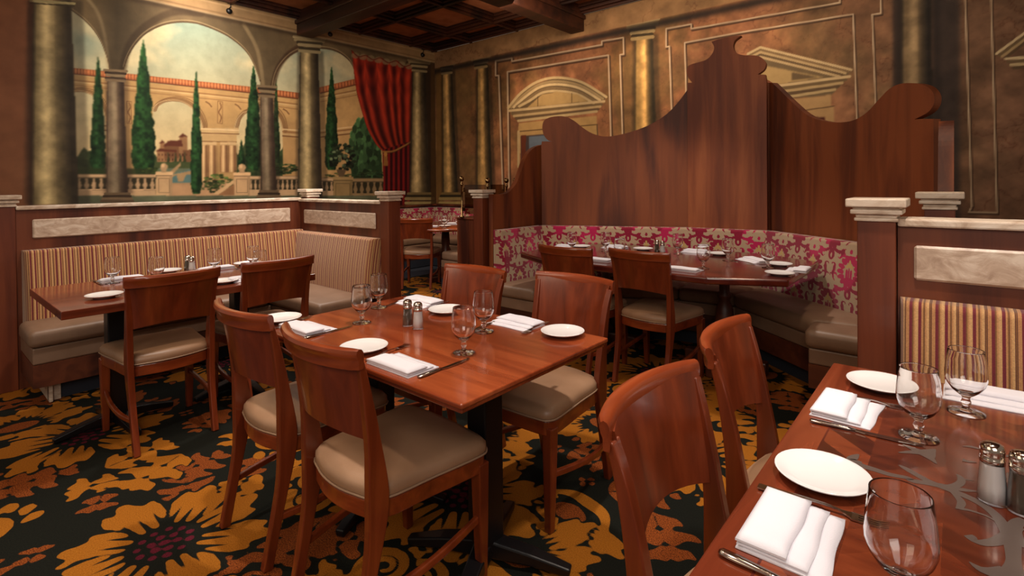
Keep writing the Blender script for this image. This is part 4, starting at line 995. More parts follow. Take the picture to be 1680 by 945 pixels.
# back corner booth
t = thing('banquette', 'corner bench with red damask back in the far corner of the room', 'bench', (-6, 5.4, 0))
slab('backrest', t, (-7.08, 6.2), (-7.08, 3.6), .44, .90, MT['damask'], .12, .075, step=.01, vstep=.01, damask=True, ends=(.001, .03))
slab('backrest', t, (-4.47, 6.2), (-7.06, 6.2), .44, .90, MT['damask'], .12, .075, step=.01, vstep=.01, damask=True, ends=(.001, .001))
slab('backrest', t, (-4.42, 4.5), (-4.42, 6.18), .44, .90, MT['damask'], .12, .075, step=.01, vstep=.01, damask=True, ends=(.03, .001))
sz = (0, .12, .26, .35, .46)
seatpart(t, [(-6.95, 3.6), (-6.5, 3.6), (-6.5, 5.6), (-6.95, 6.05)], sz); seatpart(t, [(-6.49, 5.61), (-5.02, 5.61), (-4.56, 6.07), (-6.93, 6.07)], sz); seatpart(t, [(-5.0, 4.47), (-4.55, 4.47), (-4.55, 6.03), (-5.0, 5.6)], sz)
b = MB(); mm = Matrix.Translation((6, -5.4, 0))
b.box(-7.165, -7.085, 3.6, 6.29, .0, .925, mm); b.box(-7.16, -4.41, 6.205, 6.29, .0, .925, mm); b.box(-4.415, -4.34, 4.5, 6.29, .0, .925, mm)
b.box(-7.165, -7.04, 3.58, 6.30, .925, .955, mm, .004); b.box(-7.16, -4.3, 6.16, 6.30, .926, .956, mm, .004); b.build('back_panel', MT['panel'], t)

# ================================================================== CHAIRS
def make_chair():
    t = thing('dining_chair', 'x', 'chair', (0, 0, 0), 0, 'reddish wooden dining chairs with taupe seats')
    out = catmull([(-.183, -.165), (-.10, -.208), (0, -.222), (.10, -.208), (.183, -.165), (.205, 0), (.224, .165), (.212, .212), (.168, .229), (0, .238), (-.168, .229), (-.212, .212), (-.224, .165), (-.205, 0)], 4, True)
    bm = bmesh.new(); rings = []
    for s, z in [(.93, .424), (1.0, .428), (1.018, .440), (1.012, .458), (.965, .472), (.86, .480), (.6, .487), (.3, .490)]:
        rings.append([bm.verts.new((x*s, y*s+.002, z)) for x, y in out])
    n = len(out)
    for a, b in zip(rings, rings[1:]):
        for i in range(n): bm.faces.new((a[i], a[(i+1) % n], b[(i+1) % n], b[i]))
    bm.faces.new(rings[0][::-1]); c = bm.verts.new((0, 0, .4905))
    for i in range(n): bm.faces.new((rings[-1][i], rings[-1][(i+1) % n], c))
    m = MB(); m.merge(bm); sc = m.build('seat_cushion', MT['leather'], t, smooth=True)
    m = MB(); m.tube([(x*1.022, y*1.022+.002, .433) for x, y in out], .0035, 6, closed=True); m.build('piping', MT['piping'], sc)
    m = MB(); m.poly([(x*1.0, y*1.0) for x, y in out], .372, .426, None, .004, 2); o = m.build('seat_frame', MT['chair_h'], t)
    for s in (-1, 1):
        m = MB(); m.sweep([(s*.203, .203, 0), (s*.204, .200, .15), (s*.205, .197, .40)], [[(-q, -q), (q, -q), (q, q), (-q, q)] for q in (.0145, .018, .0225)], up=(0, 1, 0)); m.build('leg', MT['chair'], t, bevel=.004)
        path = catmull([(s*.178, -.262, 0), (s*.180, -.232, .14), (s*.183, -.200, .30), (s*.186, -.187, .42), (s*.187, -.192, .53), (s*.189, -.208, .66), (s*.193, -.228, .77), (s*.199, -.2425, .83), (s*.202, -.2465, .85)], 3)
        secs = []
        for x, y, z in path:
            hy = .017+.016*math.exp(-((z-.44)/.14)**2) if z < .66 else float(np.interp(z, [.66, .82, .85], [.0185, .0105, .008])); hx = .0145 if z > .3 else .0145
            secs.append([(-hx, -hy), (hx, -hy), (hx, hy), (-hx, hy)])
        m = MB(); m.sweep(path, secs, up=(0, 1, 0)); m.build('back_leg', MT['chair'], t, bevel=.005)
        m = MB(); m.sweep(catmull([(s*.181, -.225, .165), (s*.206, -.11, .172), (s*.214, .03, .19), (s*.204, .195, .215)], 4), [(-.009, -.012), (.009, -.012), (.009, .012), (-.009, .012)]); m.build('stretcher', MT['chair_h'], t, bevel=.004)
    # curved back panel
    def py(z): return np.interp(z, [.42, .53, .66, .77, .84, .885], [-.187, -.192, -.208, -.228, -.244, -.256])
    def px(z): return np.interp(z, [.42, .53, .66, .77, .84, .872], [.186, .187, .189, .193, .199, .204])
    ns, nz = 15, 9; bm = bmesh.new(); F = []; B = []
    for j in range(nz):
        fr, bk = [], []
        for i in range(ns):
            s = -1+2*i/(ns-1); zb = .615+.022*(1-s*s); z = zb+(.866-zb)*j/(nz-1); x = s*px(z); y = py(z)-.052*(1-s*s)
            fr.append(bm.verts.new((x, y+.009, z))); bk.append(bm.verts.new((x, y-.009, z)))
        F.append(fr); B.append(bk)
    for j in range(nz-1):
        for i in range(ns-1):
            bm.faces.new((F[j][i], F[j][i+1], F[j+1][i+1], F[j+1][i])); bm.faces.new((B[j][i+1], B[j][i], B[j+1][i], B[j+1][i+1]))
    for i in range(ns-1): bm.faces.new((F[0][i+1], F[0][i], B[0][i], B[0][i+1])); bm.faces.new((F[-1][i], F[-1][i+1], B[-1][i+1], B[-1][i]))
    for j in range(nz-1): bm.faces.new((F[j][0], F[j+1][0], B[j+1][0], B[j][0])); bm.faces.new((F[j+1][-1], F[j][-1], B[j][-1], B[j+1][-1]))
    bmesh.ops.recalc_face_normals(bm, faces=bm.faces)
    m = MB(); m.merge(bm); o = bk_ = m.build('backrest', MT['chair'], t, smooth=True); o.modifiers.new('e', 'EDGE_SPLIT').split_angle = .8
    # crest: a slightly proud band with a rolled top
    sec = [(.010, -.036), (.0125, -.030), (.013, .002), (.010, .013), (.003, .020), (-.008, .022), (-.018, .018), (-.022, .008), (-.018, -.003), (-.0115, -.012), (-.0105, -.036)]
    bm = bmesh.new(); rings = []
    for i in range(19):
        s = -1+2*i/18; e = 1-.35*max(0, abs(s)-.97)/.03
        rings.append([bm.verts.new((s*.2185, py(.866)-.052*(1-s*s)+dy*e, .866+dz*(1-.12*(1-e)))) for dy, dz in sec])
    k_ = len(sec)
    for A_, B_ in zip(rings, rings[1:]):
        for i in range(k_): bm.faces.new((A_[i], A_[(i+1) % k_], B_[(i+1) % k_], B_[i]))
    bm.faces.new(rings[0][::-1]); bm.faces.new(rings[-1]); bmesh.ops.recalc_face_normals(bm, faces=bm.faces); m = MB(); m.merge(bm); o = m.build('top_rail', MT['chair_h'], bk_, smooth=True); o.modifiers.new('e', 'EDGE_SPLIT').split_angle = .7
    return t
CH = [
 (-3.335, .93, 1.57, 'dining chair nearest the left end of the striped bench, back turned to us'),
 (-3.35, 1.485, 1.57, 'second dining chair along the striped bench table, nearer the back room'),
 (-2.0, 1.075, 0.0, 'dining chair at the left near side of the center table, left of its neighbor'),
 (-1.43, 1.06, -.03, 'large foreground dining chair with back to us at the near side of the center table'),
 (-1.385, 1.80, 3.12, 'dining chair tucked at the far right of the center table, facing us'),
 (-1.93, 1.70, 3.14, 'dining chair at the far left of the center table, facing us'),
 (-.245, 1.06, -1.57, 'nearest dining chair at the left edge of the parquet table'),
 (-.265, 1.62, -1.50, 'farther dining chair at the left edge of the parquet table'),
 (-1.546, 3.32, -.06, 'dining chair with visible seat pushed to the octagonal booth table'),
 (-2.06, 3.22, -.0, 'dining chair mostly hidden, left one at the octagonal booth table'),
 (-5.324, 4.409, .662, 'dining chair in the far back room seen through the gap between posts'),
]
chair0 = None
for x, y, rz, lab in CH:
    if chair0 is None:
        chair0 = make_chair(); chair0.location = (x, y, 0); chair0.rotation_euler = (0, 0, rz); chair0['label'] = lab
    else: copy_thing(chair0, (x, y, 0), rz, lab)

# ================================================================== TABLES
def xfoot(t, x, y, r, a0, h=.72, col=.045, mat='blackmetal'):
    b = MB()
    for k in range(4):
        a = a0+k*PI/2; c, s = math.cos(a), math.sin(a)
        b.sweep([(x+.02*c, y+.02*s, .055), (x+r*.55*c, y+r*.55*s, .042), (x+r*c, y+r*s, .016)], [[(-w, -h_), (w, -h_), (w, h_), (-w, h_)] for w, h_ in ((.032, .03), (.028, .02), (.018, .014))])
    b.build('foot_cross', MT[mat], t, bevel=.006)
    b = MB(); b.box(x-col, x+col, y-col, y+col, .05, h, None, .006); b.build('column', MT[mat], t)
    b = MB(); b.box(x-.16, x+.16, y-.16, y+.16, h-.012, h, None, .003); b.build('mounting_plate', MT[mat], t)
# center table
cx, cy = -1.584, 1.326
t = thing('dining_table', 'polished reddish wood table set for four in the middle of the room', 'table', (cx, cy, 0))
b = MB(); b.box(-.594, .594, -.376, .376, .734, .75, None, .005, 3); b.box(-.584, .584, -.366, .366, .718, .734, None, .004); b.build('tabletop', MT['table'], t)
xfoot(t, .31, .01, .30, .42, .717); xfoot(t, -.31, .01, .30, .42, .717)
# table at the left bench
t = thing('dining_table', 'narrow wood table in front of the left striped bench', 'table', (-3.59, 1.12, 0))
b = MB(); b.box(-.43, .43, -.63, .63, .71, .75, None, .003); b.build('tabletop', MT['table_y'], t)
xfoot(t, 0, -.33, .28, .1, .709); xfoot(t, 0, .33, .28, .1, .709)
# parquet table
tx0, tx1, ty0, ty1 = -.305, .74, .50, 1.914
t = thing('dining_table', 'large parquet table with dark gray scroll inlay in the right foreground', 'table', ((tx0+tx1)/2, (ty0+ty1)/2, 0))
hx, hy = (tx1-tx0)/2, (ty1-ty0)/2; w = .075
b = MB(); b.box(-hx, hx, -hy, hy, .705, .7495, None, .004); b.build('tabletop', MT['table_y'], t)
b = MB(); b.box(-hx+w, hx-w, -hy+w, hy-w, .7493, .7502); b.build('parquet_field', MT['parquet'], t)
b = MB(); 
for d in (0,): b.box(-hx+w-.004, -hx+w, -hy+w-.004, hy-w, .7493, .7503); b.box(-hx+w-.004, hx-w, hy-w, hy-w+.004, .7493, .7503)
b.box(hx-w, hx-w+.004, -hy+w-.004, hy-w+.004, .7493, .7503); b.build('border_line', MT['table_dark'], t)
zA = lambda x, y: (x/4.42+1300, y/4.42+560); zB = lambda x, y: (x/4.2+1160, y/4.2+730); zC = lambda x, y: (x/3.855+1480, y/3.857+700)
strokes = [
 ([zB(1000, 92), zB(1060, 140), zB(1150, 170), zB(1260, 205), zB(1380, 228), zC(60, 342), zC(150, 358), zC(260, 378), zC(380, 400), zC(470, 410)], [.004, .014, .014, .012, .01, .012, .012, .014, .01, .003]),
 ([zB(1322, 140), zC(26, 268), zC(90, 305), zC(170, 348), zC(260, 385), zC(380, 432), zC(500, 490), zC(590, 560), zC(650, 640), zC(680, 690)], [.003, .011, .012, .013, .014, .014, .014, .014, .016, .018]),
 ([zC(345, 302), zC(372, 325), zC(374, 350), zC(345, 372), zC(290, 382), zC(230, 374)], [.003, .009, .010, .011, .010, .004]),
 ([zC(355, 325), zC(400, 335), zC(455, 344)], [.006, .004, .002]),
 ([zC(290, 392), zC(345, 440), zC(375, 480), zC(365, 510), zC(340, 520)], [.004, .009, .010, .008, .002]),
 ([zC(360, 518), zC(440, 535), zC(540, 570), zC(610, 612)], [.007, .005, .004, .003]),
 ([zC(415, 688), zC(432, 700), zC(455, 722), zC(510, 738), zC(590, 730), zC(660, 700), zC(690, 670)], [.012, .014, .010, .012, .014, .016, .014]),
 ([zC(771, 590), zC(735, 605), zC(705, 640), zC(692, 690), zC(700, 780), zC(706, 870), zC(700, 950)], [.010, .014, .016, .020, .016, .015, .026]),
 ([zC(425, 858), zC(500, 905), zC(590, 930), zC(680, 935)], [.002, .012, .02, .026]),
 ([zC(771, 650), zC(745, 655), zC(735, 680), zC(760, 740), zC(790, 770)], [.004, .006, .008, .008, .01]),
 ([zA(770, 808), zA(850, 806), zA(930, 806), zA(1000, 800), zA(1030, 785)], [.003, .010, .016, .014, .003]),
 ([zA(800, 748), zA(870, 780), zA(930, 806), zA(1000, 850), zA(1045, 890)], [.003, .012, .018, .012, .002]),
 ([zA(1038, 785), zA(1012, 800), zA(1006, 830), zA(1020, 860)], [.002, .010, .012, .003]),
 ([zA(480, 822), zA(450, 840), zA(430, 862), zA(505, 880)], [.003, .012, .014, .004]),
 ([zC(382, 212), zC(420, 222), zC(470, 228)], [.012, .007, .003]), ([zC(380, 125), zC(440, 130), zC(490, 142)], [.002, .008, .008]), ([zC(650, 188), zC(690, 190), zC(715, 186)], [.006, .01, .008]),
 ([zC(690, 300), zC(680, 340), zC(690, 380)], [.01, .012, .004]),
]
tl = (t.location[0], t.location[1])
for k_, (pts, ws) in enumerate(strokes):
    b = MB(); P = [at(u, v, .75) for u, v in pts]; Pw = catmull([(p[0]-tl[0], p[1]-tl[1], q*.62) for p, q in zip(P, ws)], 5); vl, vr = [], []
    for i, (x, y, q) in enumerate(Pw):
        a = Pw[max(i-1, 0)]; c = Pw[min(i+1, len(Pw)-1)]; dx, dy = c[0]-a[0], c[1]-a[1]; l = math.hypot(dx, dy) or 1; nx, ny = -dy/l*q, dx/l*q
        zz = .7506+.00002*k_
        vl.append(b.bm.verts.new((x+nx, y+ny, zz))); vr.append(b.bm.verts.new((x-nx, y-ny, zz)))
    for i in range(len(vl)-1): b.bm.faces.new((vr[i], vr[i+1], vl[i+1])); b.bm.faces.new((vr[i], vl[i+1], vl[i]))
    b.bm.normal_update(); [f.normal_flip() for f in b.bm.faces if f.normal.z < 0]
    b.build('scroll_inlay', MT['inlay'], t)
xfoot(t, 0, -.35, .3, .4, .704); xfoot(t, 0, .35, .3, .4, .704)
# octagonal booth table
t = thing('dining_table', 'long dark octagonal table inside the damask booth', 'table', (-1.75, 3.75, 0))
hx, hy, ch = 1.0, .625, .40
octo = [(-hx+ch, -hy), (hx-ch, -hy), (hx, -hy+.2), (hx, hy-.2), (hx-ch, hy), (-hx+ch, hy), (-hx, hy-.2), (-hx, -hy+.2)]
b = MB(); b.poly(octo, .705, .75, None, .012, 3); b.build('tabletop', MT['table_dark'], t)
for s in (-1, 1):
    m = Matrix.Translation((.48*s, .05, 0))
    b = MB(); b.lathe([(0, .10), (.07, .10), (.07, .13), (.04, .15), (.045, .18), (.062, .24), (.068, .32), (.056, .42), (.036, .48), (.046, .50), (.046, .52), (.034, .54), (.036, .68), (.09, .705)], 20, m); b.build('turned_pedestal', MT['base'], t)
    b = MB(); b.box(-.28, .28, -.04, .04, .0, .095, m, .012); b.box(-.04, .04, -.28, .28, .001, .096, m, .012); b.build('foot_cross', MT['base'], t)
# round back table
t = thing('dining_table', 'round glossy table in the far back corner room', 'table', (-5.36, 4.88, 0))
b = MB(); b.lathe([(0, .712), (.64, .712), (.66, .72), (.66, .742), (.65, .75), (0, .75)], 48); b.build('tabletop', MT['table'], t)
b = MB(); b.lathe([(0, .05), (.09, .05), (.07, .12), (.05, .2), (.085, .3), (.085, .38), (.05, .46), (.06, .5), (.05, .68), (.12, .711)], 20); b.build('turned_pedestal', MT['base'], t)
b = MB(); b.box(-.32, .32, -.04, .04, 0, .06, None, .01); b.box(-.04, .04, -.32, .32, .001, .061, None, .01); b.build('foot_cross', MT['base'], t)

# ================================================================== TABLEWARE
ZT = .7505
def mk_plate():
    b = MB(); b.lathe([(0, .0), (.045, .0), (.048, .003), (.066, .009), (.0805, .0155), (.0825, .0175), (.0815, .019), (.078, .0175), (.062, .0115), (.052, .0085), (0, .0075)], 40)
    return b.bm
def mk_glass():
    b = MB(); prof = [(0, .0005), (.037, .0005), (.0375, .002), (.030, .004), (.014, .007), (.008, .012), (.0065, .018), (.0095, .022), (.0105, .027), (.0085, .032), (.0075, .036), (.010, .041), (.017, .046), (.028, .056), (.037, .070), (.0415, .085), (.042, .096), (.0405, .115), (.038, .135), (.0360, .1535), (.0358, .1548), (.0352, .1555), (.0346, .1548), (.0345, .1535),
        (.0367, .135), (.0390, .115), (.0404, .096), (.0399, .085), (.0355, .071), (.027, .0585), (.016, .051), (0, .049)]
    b.lathe(prof, 32); return b.bm
PLATE = GLASS = None
def place_mesh(kind, maker, mat, lab, cat, x, y, z=ZT, rz=0, group=None, cache={}):
    if kind not in cache:
        me = bpy.data.meshes.new(kind); bm = maker(); bm.normal_update(); bm.to_mesh(me); bm.free(); me.materials.append(mat); cache[kind] = me
    o = bpy.data.objects.new(kind, cache[kind]); COL.objects.link(o); o.location = (x, y, z); o.rotation_euler = (0, 0, rz)
    return tag(o, lab, cat, group)
def plate(u, v, lab, group, s=1, z=ZT):
    x, y = at(u, v, z+.012); o = place_mesh('bread_plate', mk_plate, MT['china'], lab, 'plate', x, y, z, 0, group); o.scale = (s, s, s); return o
def goblet(u, v, lab, group, rim=False, s=1):
    x, y = at(u, v, ZT+.155 if rim else ZT+.001); o = place_mesh('water_goblet', mk_glass, MT['glass'], lab, 'glass', x, y, ZT, random.uniform(0, 6), group); o.scale = (s, s, s); return o
def mk_napkin(variant):
    def f():
        rg = random.Random(variant); bm = bmesh.new(); t = MB()
        w, d = .185, .125
        lay = [(-w/2, w/2, -d/2, d/2, 0, .0055), (-w/2+.002, w/2-.003, -d/2+.001, d/2-.024, .0052, .0115), (-w/2+.001, w/2-.002, -d/2, d/2-.052, .0112, .021)]
        for k, (x0, x1, y0, y1, z0, z1) in enumerate(lay):
            nx_, ny_ = 14, 9; sk = rg.uniform(-.006, .006)
            top, bot = [], []
            for j in range(ny_):
                a, c = [], []
                for i in range(nx_):
                    s, q = i/(nx_-1), j/(ny_-1); ed = min(s, 1-s)*2; eq = min(q, 1-q)*2
                    rr = min(1, (min(ed*6, eq*4))**.5)
                    x = x0+(x1-x0)*s; y = y0+(y1-y0)*q+sk*(s-.5)*(q+.3)+.0015*math.sin(s*9+k*2+variant)*q
                    zz = z0+(z1-z0)*(.35+.65*rr)+.0008*math.sin(x*60+k+variant)*rr+(.0015*rr*math.sin(s*PI) if k == 2 else 0)
                    a.append(bm.verts.new((x, y, zz))); c.append(bm.verts.new((x, y, z0)))
                top.append(a); bot.append(c)
            for j in range(ny_-1):
                for i in range(nx_-1):
                    for g, rev in ((top, 0), (bot, 1)):
                        vs = [g[j][i], g[j][i+1], g[j+1][i+1], g[j+1][i]]; bm.faces.new(vs[::-1] if rev else vs).smooth = True
            for i in range(nx_-1): bm.faces.new((bot[0][i], bot[0][i+1], top[0][i+1], top[0][i])); bm.faces.new((bot[-1][i+1], bot[-1][i], top[-1][i], top[-1][i+1]))
            for j in range(ny_-1): bm.faces.new((bot[j+1][0], bot[j][0], top[j][0], top[j+1][0])); bm.faces.new((bot[j][-1], bot[j+1][-1], top[j+1][-1], top[j][-1]))
        return bm
    return f
def napkin(x, y, rz, lab, group, sx=1, sy=1, var=0):
    o = place_mesh('folded_napkin' if var == 0 else 'folded_napkin_'+'abcd'[var], mk_napkin(var), MT['linen'], lab, 'napkin', x, y, ZT, rz, group); o.name = 'folded_napkin'; o.scale = (sx, sy, 1); return o
def mk_fork(lab):
    t = thing('fork', lab, 'fork')
    b = MB(); pa = [(0, 0, .0035), (0, .03, .0035), (0, .07, .007), (0, .11, .008), (0, .135, .005), (0, .148, .0025)]; ws = [.008, .0085, .0048, .0028, .0035, .010]
    b.sweep(catmull(pa, 3), [[(-q, -.0013), (q, -.0013), (q, .0013), (-q, .0013)] for q in [c[0] for c in catmull([(w,) for w in ws], 3)]]); b.build('handle', MT['steel'], t)
    b = MB(); b.box(-.0115, .0115, .147, .158, .001, .0035)
    for k in range(4): x = -.0098+k*.0065; b.sweep([(x, .157, .0022), (x, .18, .0025), (x, .198, .006)], [[(-q, -.001), (q, -.001), (q, .001), (-q, .001)] for q in (.0019, .0017, .0008)])
    b.build('tines', MT['steel'], t); return t
def mk_knife(lab):
    t = thing('knife', lab, 'knife')
    b = MB(); b.sweep([(0, 0, .004), (0, .004, .004), (0, .03, .004), (0, .075, .004), (0, .092, .004)], [[(w*math.cos(i*PI/4), h*math.sin(i*PI/4)) for i in range(8)] for w, h in ((.005, .002), (.009, .0036), (.0095, .004), (.0065, .003), (.005, .0025))], smooth=True); b.build('handle', MT['steel'], t)
    b = MB(); b.poly([(-.004, .091), (.0045, .091), (.0095, .11), (.0098, .17), (.007, .2), (-.001, .218), (-.0045, .21), (-.0045, .12)], .0025, .0042); b.build('blade', MT['steel'], t); return t
FK = KN = None
def cutlery(kind, p0, p1, lab, group, ln=None, world=False):
    """from handle end p0 towards tip p1 (photo points on the table top)"""
    global FK, KN
    a, c = (p0, p1) if world else (at(*p0, ZT+.003), at(*p1, ZT+.003)); rz = math.atan2(c[1]-a[1], c[0]-a[0])-PI/2
    src = FK if kind == 'fork' else KN
    if src is None:
        src = mk_fork(lab) if kind == 'fork' else mk_knife(lab)
        if kind == 'fork': FK = src
        else: KN = src
        src['group'] = group; src.location = (a[0], a[1], ZT); src.rotation_euler = (0, 0, rz); return src
    return copy_thing(src, (a[0], a[1], ZT), rz, lab, group)
def mk_shaker(fill, lab):
    t = thing('salt_shaker' if fill == 'salt' else 'pepper_shaker', lab, 'shaker', (0, 0, 0), 0, 'glass shakers with chrome caps')
    b = MB(); b.lathe([(0, .0), (.0205, .0), (.0218, .003), (.0205, .03), (.0175, .068), (.0165, .078), (.0158, .078), (.0168, .068), (.0197, .03), (.0210, .0032), (0, .0012)], 24); b.build('glass_jar', MT['jar'], t)
    b = MB(); b.lathe([(0, .0016), (.0206, .0036), (.0193, .03), (.0164, .068), (.0156, .0745), (0, .075)], 24); b.build('contents', MT[fill], t)
    b = MB(); b.lathe([(.0172, .070), (.0180, .070), (.0182, .079), (.0172, .080), (.0180, .086), (.0182, .094), (.0160, .101), (.010, .105), (0, .106)], 20); b.build('cap', MT['chrome'], t); return t
SH = {}
def shaker(fill, u, v, lab, z=ZT, s=1):
    x, y = at(u, v, z+.002)
    if fill not in SH: SH[fill] = mk_shaker(fill, lab); SH[fill].location = (x, y, z); o = SH[fill]
    else: o = copy_thing(SH[fill], (x, y, z), 0, lab)
    return o
GP, GG, GN, GC = 'white bread plates', 'clear water goblets', 'folded white napkins', 'place setting cutlery'
# --- center table
plate(461, 522, 'bread plate at the left near corner of the center table', GP); plate(597, 569, 'bread plate at the near edge of the center table, behind the large foreground chair', GP)
plate(733, 508, 'bread plate at the far edge of the center table, right of the shakers', GP); plate(923, 544, 'bread plate at the far right corner of the center table', GP)
goblet(593.6, 529, 'goblet on the center table, left front one of the pair left of the shakers', GG); goblet(621.8, 504, 'goblet on the center table, rear one of the pair left of the shakers', GG)
goblet(761, 578, 'goblet nearest us on the center table', GG); goblet(793.7, 543, 'goblet on the center table just behind the nearest goblet', GG)
napkin(-1.99, 1.065, 0.02, 'napkin beside the left near plate of the center table', GN, 1.15, 1.05); napkin(-1.35, 1.04, 0, 'napkin at the near edge of the center table, right of the plate', GN, 1.15, 1.0, 1)
x, y = at(687, 494, ZT+.01); napkin(x, y, PI+.05, 'napkin at the far edge of the center table, behind the shakers', GN, 1.1, 1.1, 2); napkin(-1.375, 1.63, PI-.03, 'napkin at the far edge of the center table, left of the corner plate', GN, 1.1, 1.0, 0)
cutlery('fork', (450, 538), (525, 514), 'fork under the napkin at the left near corner of the center table', GC); cutlery('fork', (601, 592), (682, 560), 'fork with tines showing above the near napkin of the center table', GC)
cutlery('fork', (735, 494), (698, 511), 'fork at the far left setting of the center table, beside the plate', GC); cutlery('fork', (899, 528), (856, 548), 'fork under the far right napkin of the center table', GC)
cutlery('knife', (498, 555), (590, 531), 'knife beside the left near napkin, pointing at a goblet on the center table', GC); cutlery('knife', (686, 619), (775, 586), 'knife along the near napkin of the center table, pointing at the nearest goblet', GC)
cutlery('knife', (678, 487), (637, 501), 'knife at the far left setting of the center table', GC); cutlery('knife', (830, 521), (796, 534), 'knife at the far right setting of the center table', GC)
shaker('pepper', 669, 533, 'pepper shaker on the center table'); shaker('salt', 686, 538, 'salt shaker on the center table')
# --- parquet table
plate(1349, 777, 'nearest bread plate on the parquet table, beside the nearest napkin', GP); plate(1446, 629, 'bread plate at the far left corner of the parquet table', GP)
goblet(1477, 808, 'goblet nearest us, cut by the lower edge of the picture', GG, True); goblet(1507, 716, 'goblet standing at the tip of the knife on the parquet table', GG); goblet(1585, 676, 'goblet in front of the wide napkin at the far side of the parquet table', GG)
napkin(-.208, .942, -PI/2, 'napkin nearest us at the left edge of the parquet table', GN, 1.0, 1.0); napkin(-.215, 1.535, -PI/2-.03, 'napkin at the left edge of the parquet table, in front of the far corner plate', GN, .98, 1.02, 1)
napkin(.09, 1.835, PI-.0, 'wide napkin at the far side of the parquet table near the striped bench', GN, 1.35, 1.0, 2)
cutlery('fork', (1244, 797), (1417, 852), 'fork between the foreground plate and nearest napkin of the parquet table', GC); cutlery('fork', (1349, 644), (1479, 668), 'fork behind the second napkin of the parquet table', GC)
cutlery('knife', (1180, 904), (1330, 975), 'knife at the lower edge of the picture beside the nearest napkin', GC); cutlery('knife', (1329, 689), (1525, 733), 'knife in front of the second napkin of the parquet table', GC)
shaker('salt', 1628, 820, 'salt shaker on the parquet table'); shaker('pepper', 1678, 838, 'pepper shaker on the parquet table, at the right edge of the picture')
# --- left bench table
plate(171, 484, 'bread plate at the near left corner of the striped bench table', GP); plate(366, 461, 'bread plate between the two chairs at the striped bench table', GP)
plate(275, 444, 'bread plate on the bench side of the left table, left of its shakers', GP); plate(404, 432, 'bread plate at the far end of the left bench table, bench side', GP)
for u, v, l in [(184, 422, 'leftmost goblet on the striped bench table'), (256, 422, 'second goblet from the left on the striped bench table'), (351, 408, 'goblet right of the shakers on the striped bench table'), (415, 404, 'bench-side goblet of the pair at the far end of the striped bench table'), (426, 411, 'chair-side goblet of the pair at the far end of the striped bench table')]: goblet(u, v, l, GG, True)
x, y = at(198, 456, ZT+.01); napkin(x, y, PI/2, 'napkin behind the leftmost goblet on the striped bench table', GN, 1.2, 1.0); x, y = at(352, 439, ZT+.01); napkin(x, y, PI/2, 'napkin right of the shakers on the striped bench table', GN, 1.2, 1.0, 1)
x, y = at(405, 456, ZT+.01); napkin(x, y, -PI/2, 'napkin half hidden behind the second chair of the striped bench table', GN, 1, 1, 2)
cutlery('knife', (153, 460), (172, 468), 'knife handle left of the leftmost napkin on the striped bench table', GC); cutlery('fork', (390, 456), (404, 464), 'fork right of the plate between the chairs at the striped bench table', GC); cutlery('fork', (378, 436), (390, 441), 'fork right of the shaker-side napkin on the striped bench table', GC)
shaker('pepper', 308, 444, 'pepper shaker on the striped bench table'); shaker('salt', 315, 446, 'salt shaker on the striped bench table')
# --- octagonal table
for u, v, l in [(953, 404, 'leftmost bread plate on the octagonal table'), (1055, 408, 'bread plate left of the shakers at the back of the octagonal table'), (1180, 416, 'bread plate at the back edge of the octagonal table, right of the shakers'), (1278, 433, 'back plate at the right end of the octagonal table'), (1279, 448, 'front plate at the right end of the octagonal table, beside a napkin')]: plate(u, v, l, GP)
for u, v, l in [(938, 381.6, 'leftmost goblet on the octagonal table'), (993.4, 381.3, 'second goblet from the left on the octagonal table'), (1016.6, 391, 'goblet just behind the top of the chair at the octagonal table')]: goblet(u, v, l, GG, True)
for u, v, l in [(1112, 416, 'goblet right of the shakers on the octagonal table'), (1154, 440, 'goblet near the front edge of the octagonal table'), (1194, 427, 'goblet in the middle right of the octagonal table'), (1260, 439, 'rightmost goblet on the octagonal table')]: goblet(u, v, l, GG)
for u, v, r, l, sx, var in [(926, 404, 3.0, 'napkin behind the leftmost goblet of the octagonal table', 1.0, 0), (1008, 405, 3.1, 'napkin at the back of the octagonal table behind the second goblet', 1.1, 1), (984, 425, 0, 'napkin at the front edge of the octagonal table between the two chairs', 1.1, 2), (1118, 440, 0, 'napkin at the front edge of the octagonal table, right of the chair', 1.3, 0), (1141, 412, 3.1, 'napkin at the back edge of the octagonal table, right of the shakers', 1.1, 1), (1234, 426, 2.4, 'napkin behind the rightmost goblet of the octagonal table', 1.2, 2), (1309, 441, 1.6, 'napkin at the right tip of the octagonal table', 1.0, 0)]:
    x, y = at(u, v, ZT+.01); napkin(x, y, r, l, GN, sx, 1, var)
shaker('pepper', 1078, 415, 'pepper shaker on the octagonal table'); shaker('salt', 1087, 417, 'salt shaker on the octagonal table')
cutlery('knife', (1136, 446), (1150, 441), 'knife beside the front napkin of the octagonal table', GC); cutlery('fork', (1238, 433), (1226, 431), 'fork poking from the napkin behind the rightmost goblet of the octagonal table', GC)
# --- round back table
for u, v, l in [(730, 370.5, 'near bread plate on the round back table'), (728.5, 362, 'far bread plate on the round back table')]: plate(u, v, l, GP)
for u, v, l in [(700, 352, 'left goblet on the round back table, beside the back chair'), (729, 354, 'middle goblet on the round back table'), (752, 353, 'right goblet on the round back table')]: goblet(u, v, l, GG, True)
for u, v, l, var in [(708, 371, 'left napkin on the round back table', 0), (745, 366, 'right napkin on the round back table', 1)]: x, y = at(u, v, ZT+.01); napkin(x, y, .6, l, GN, 1, 1, var)

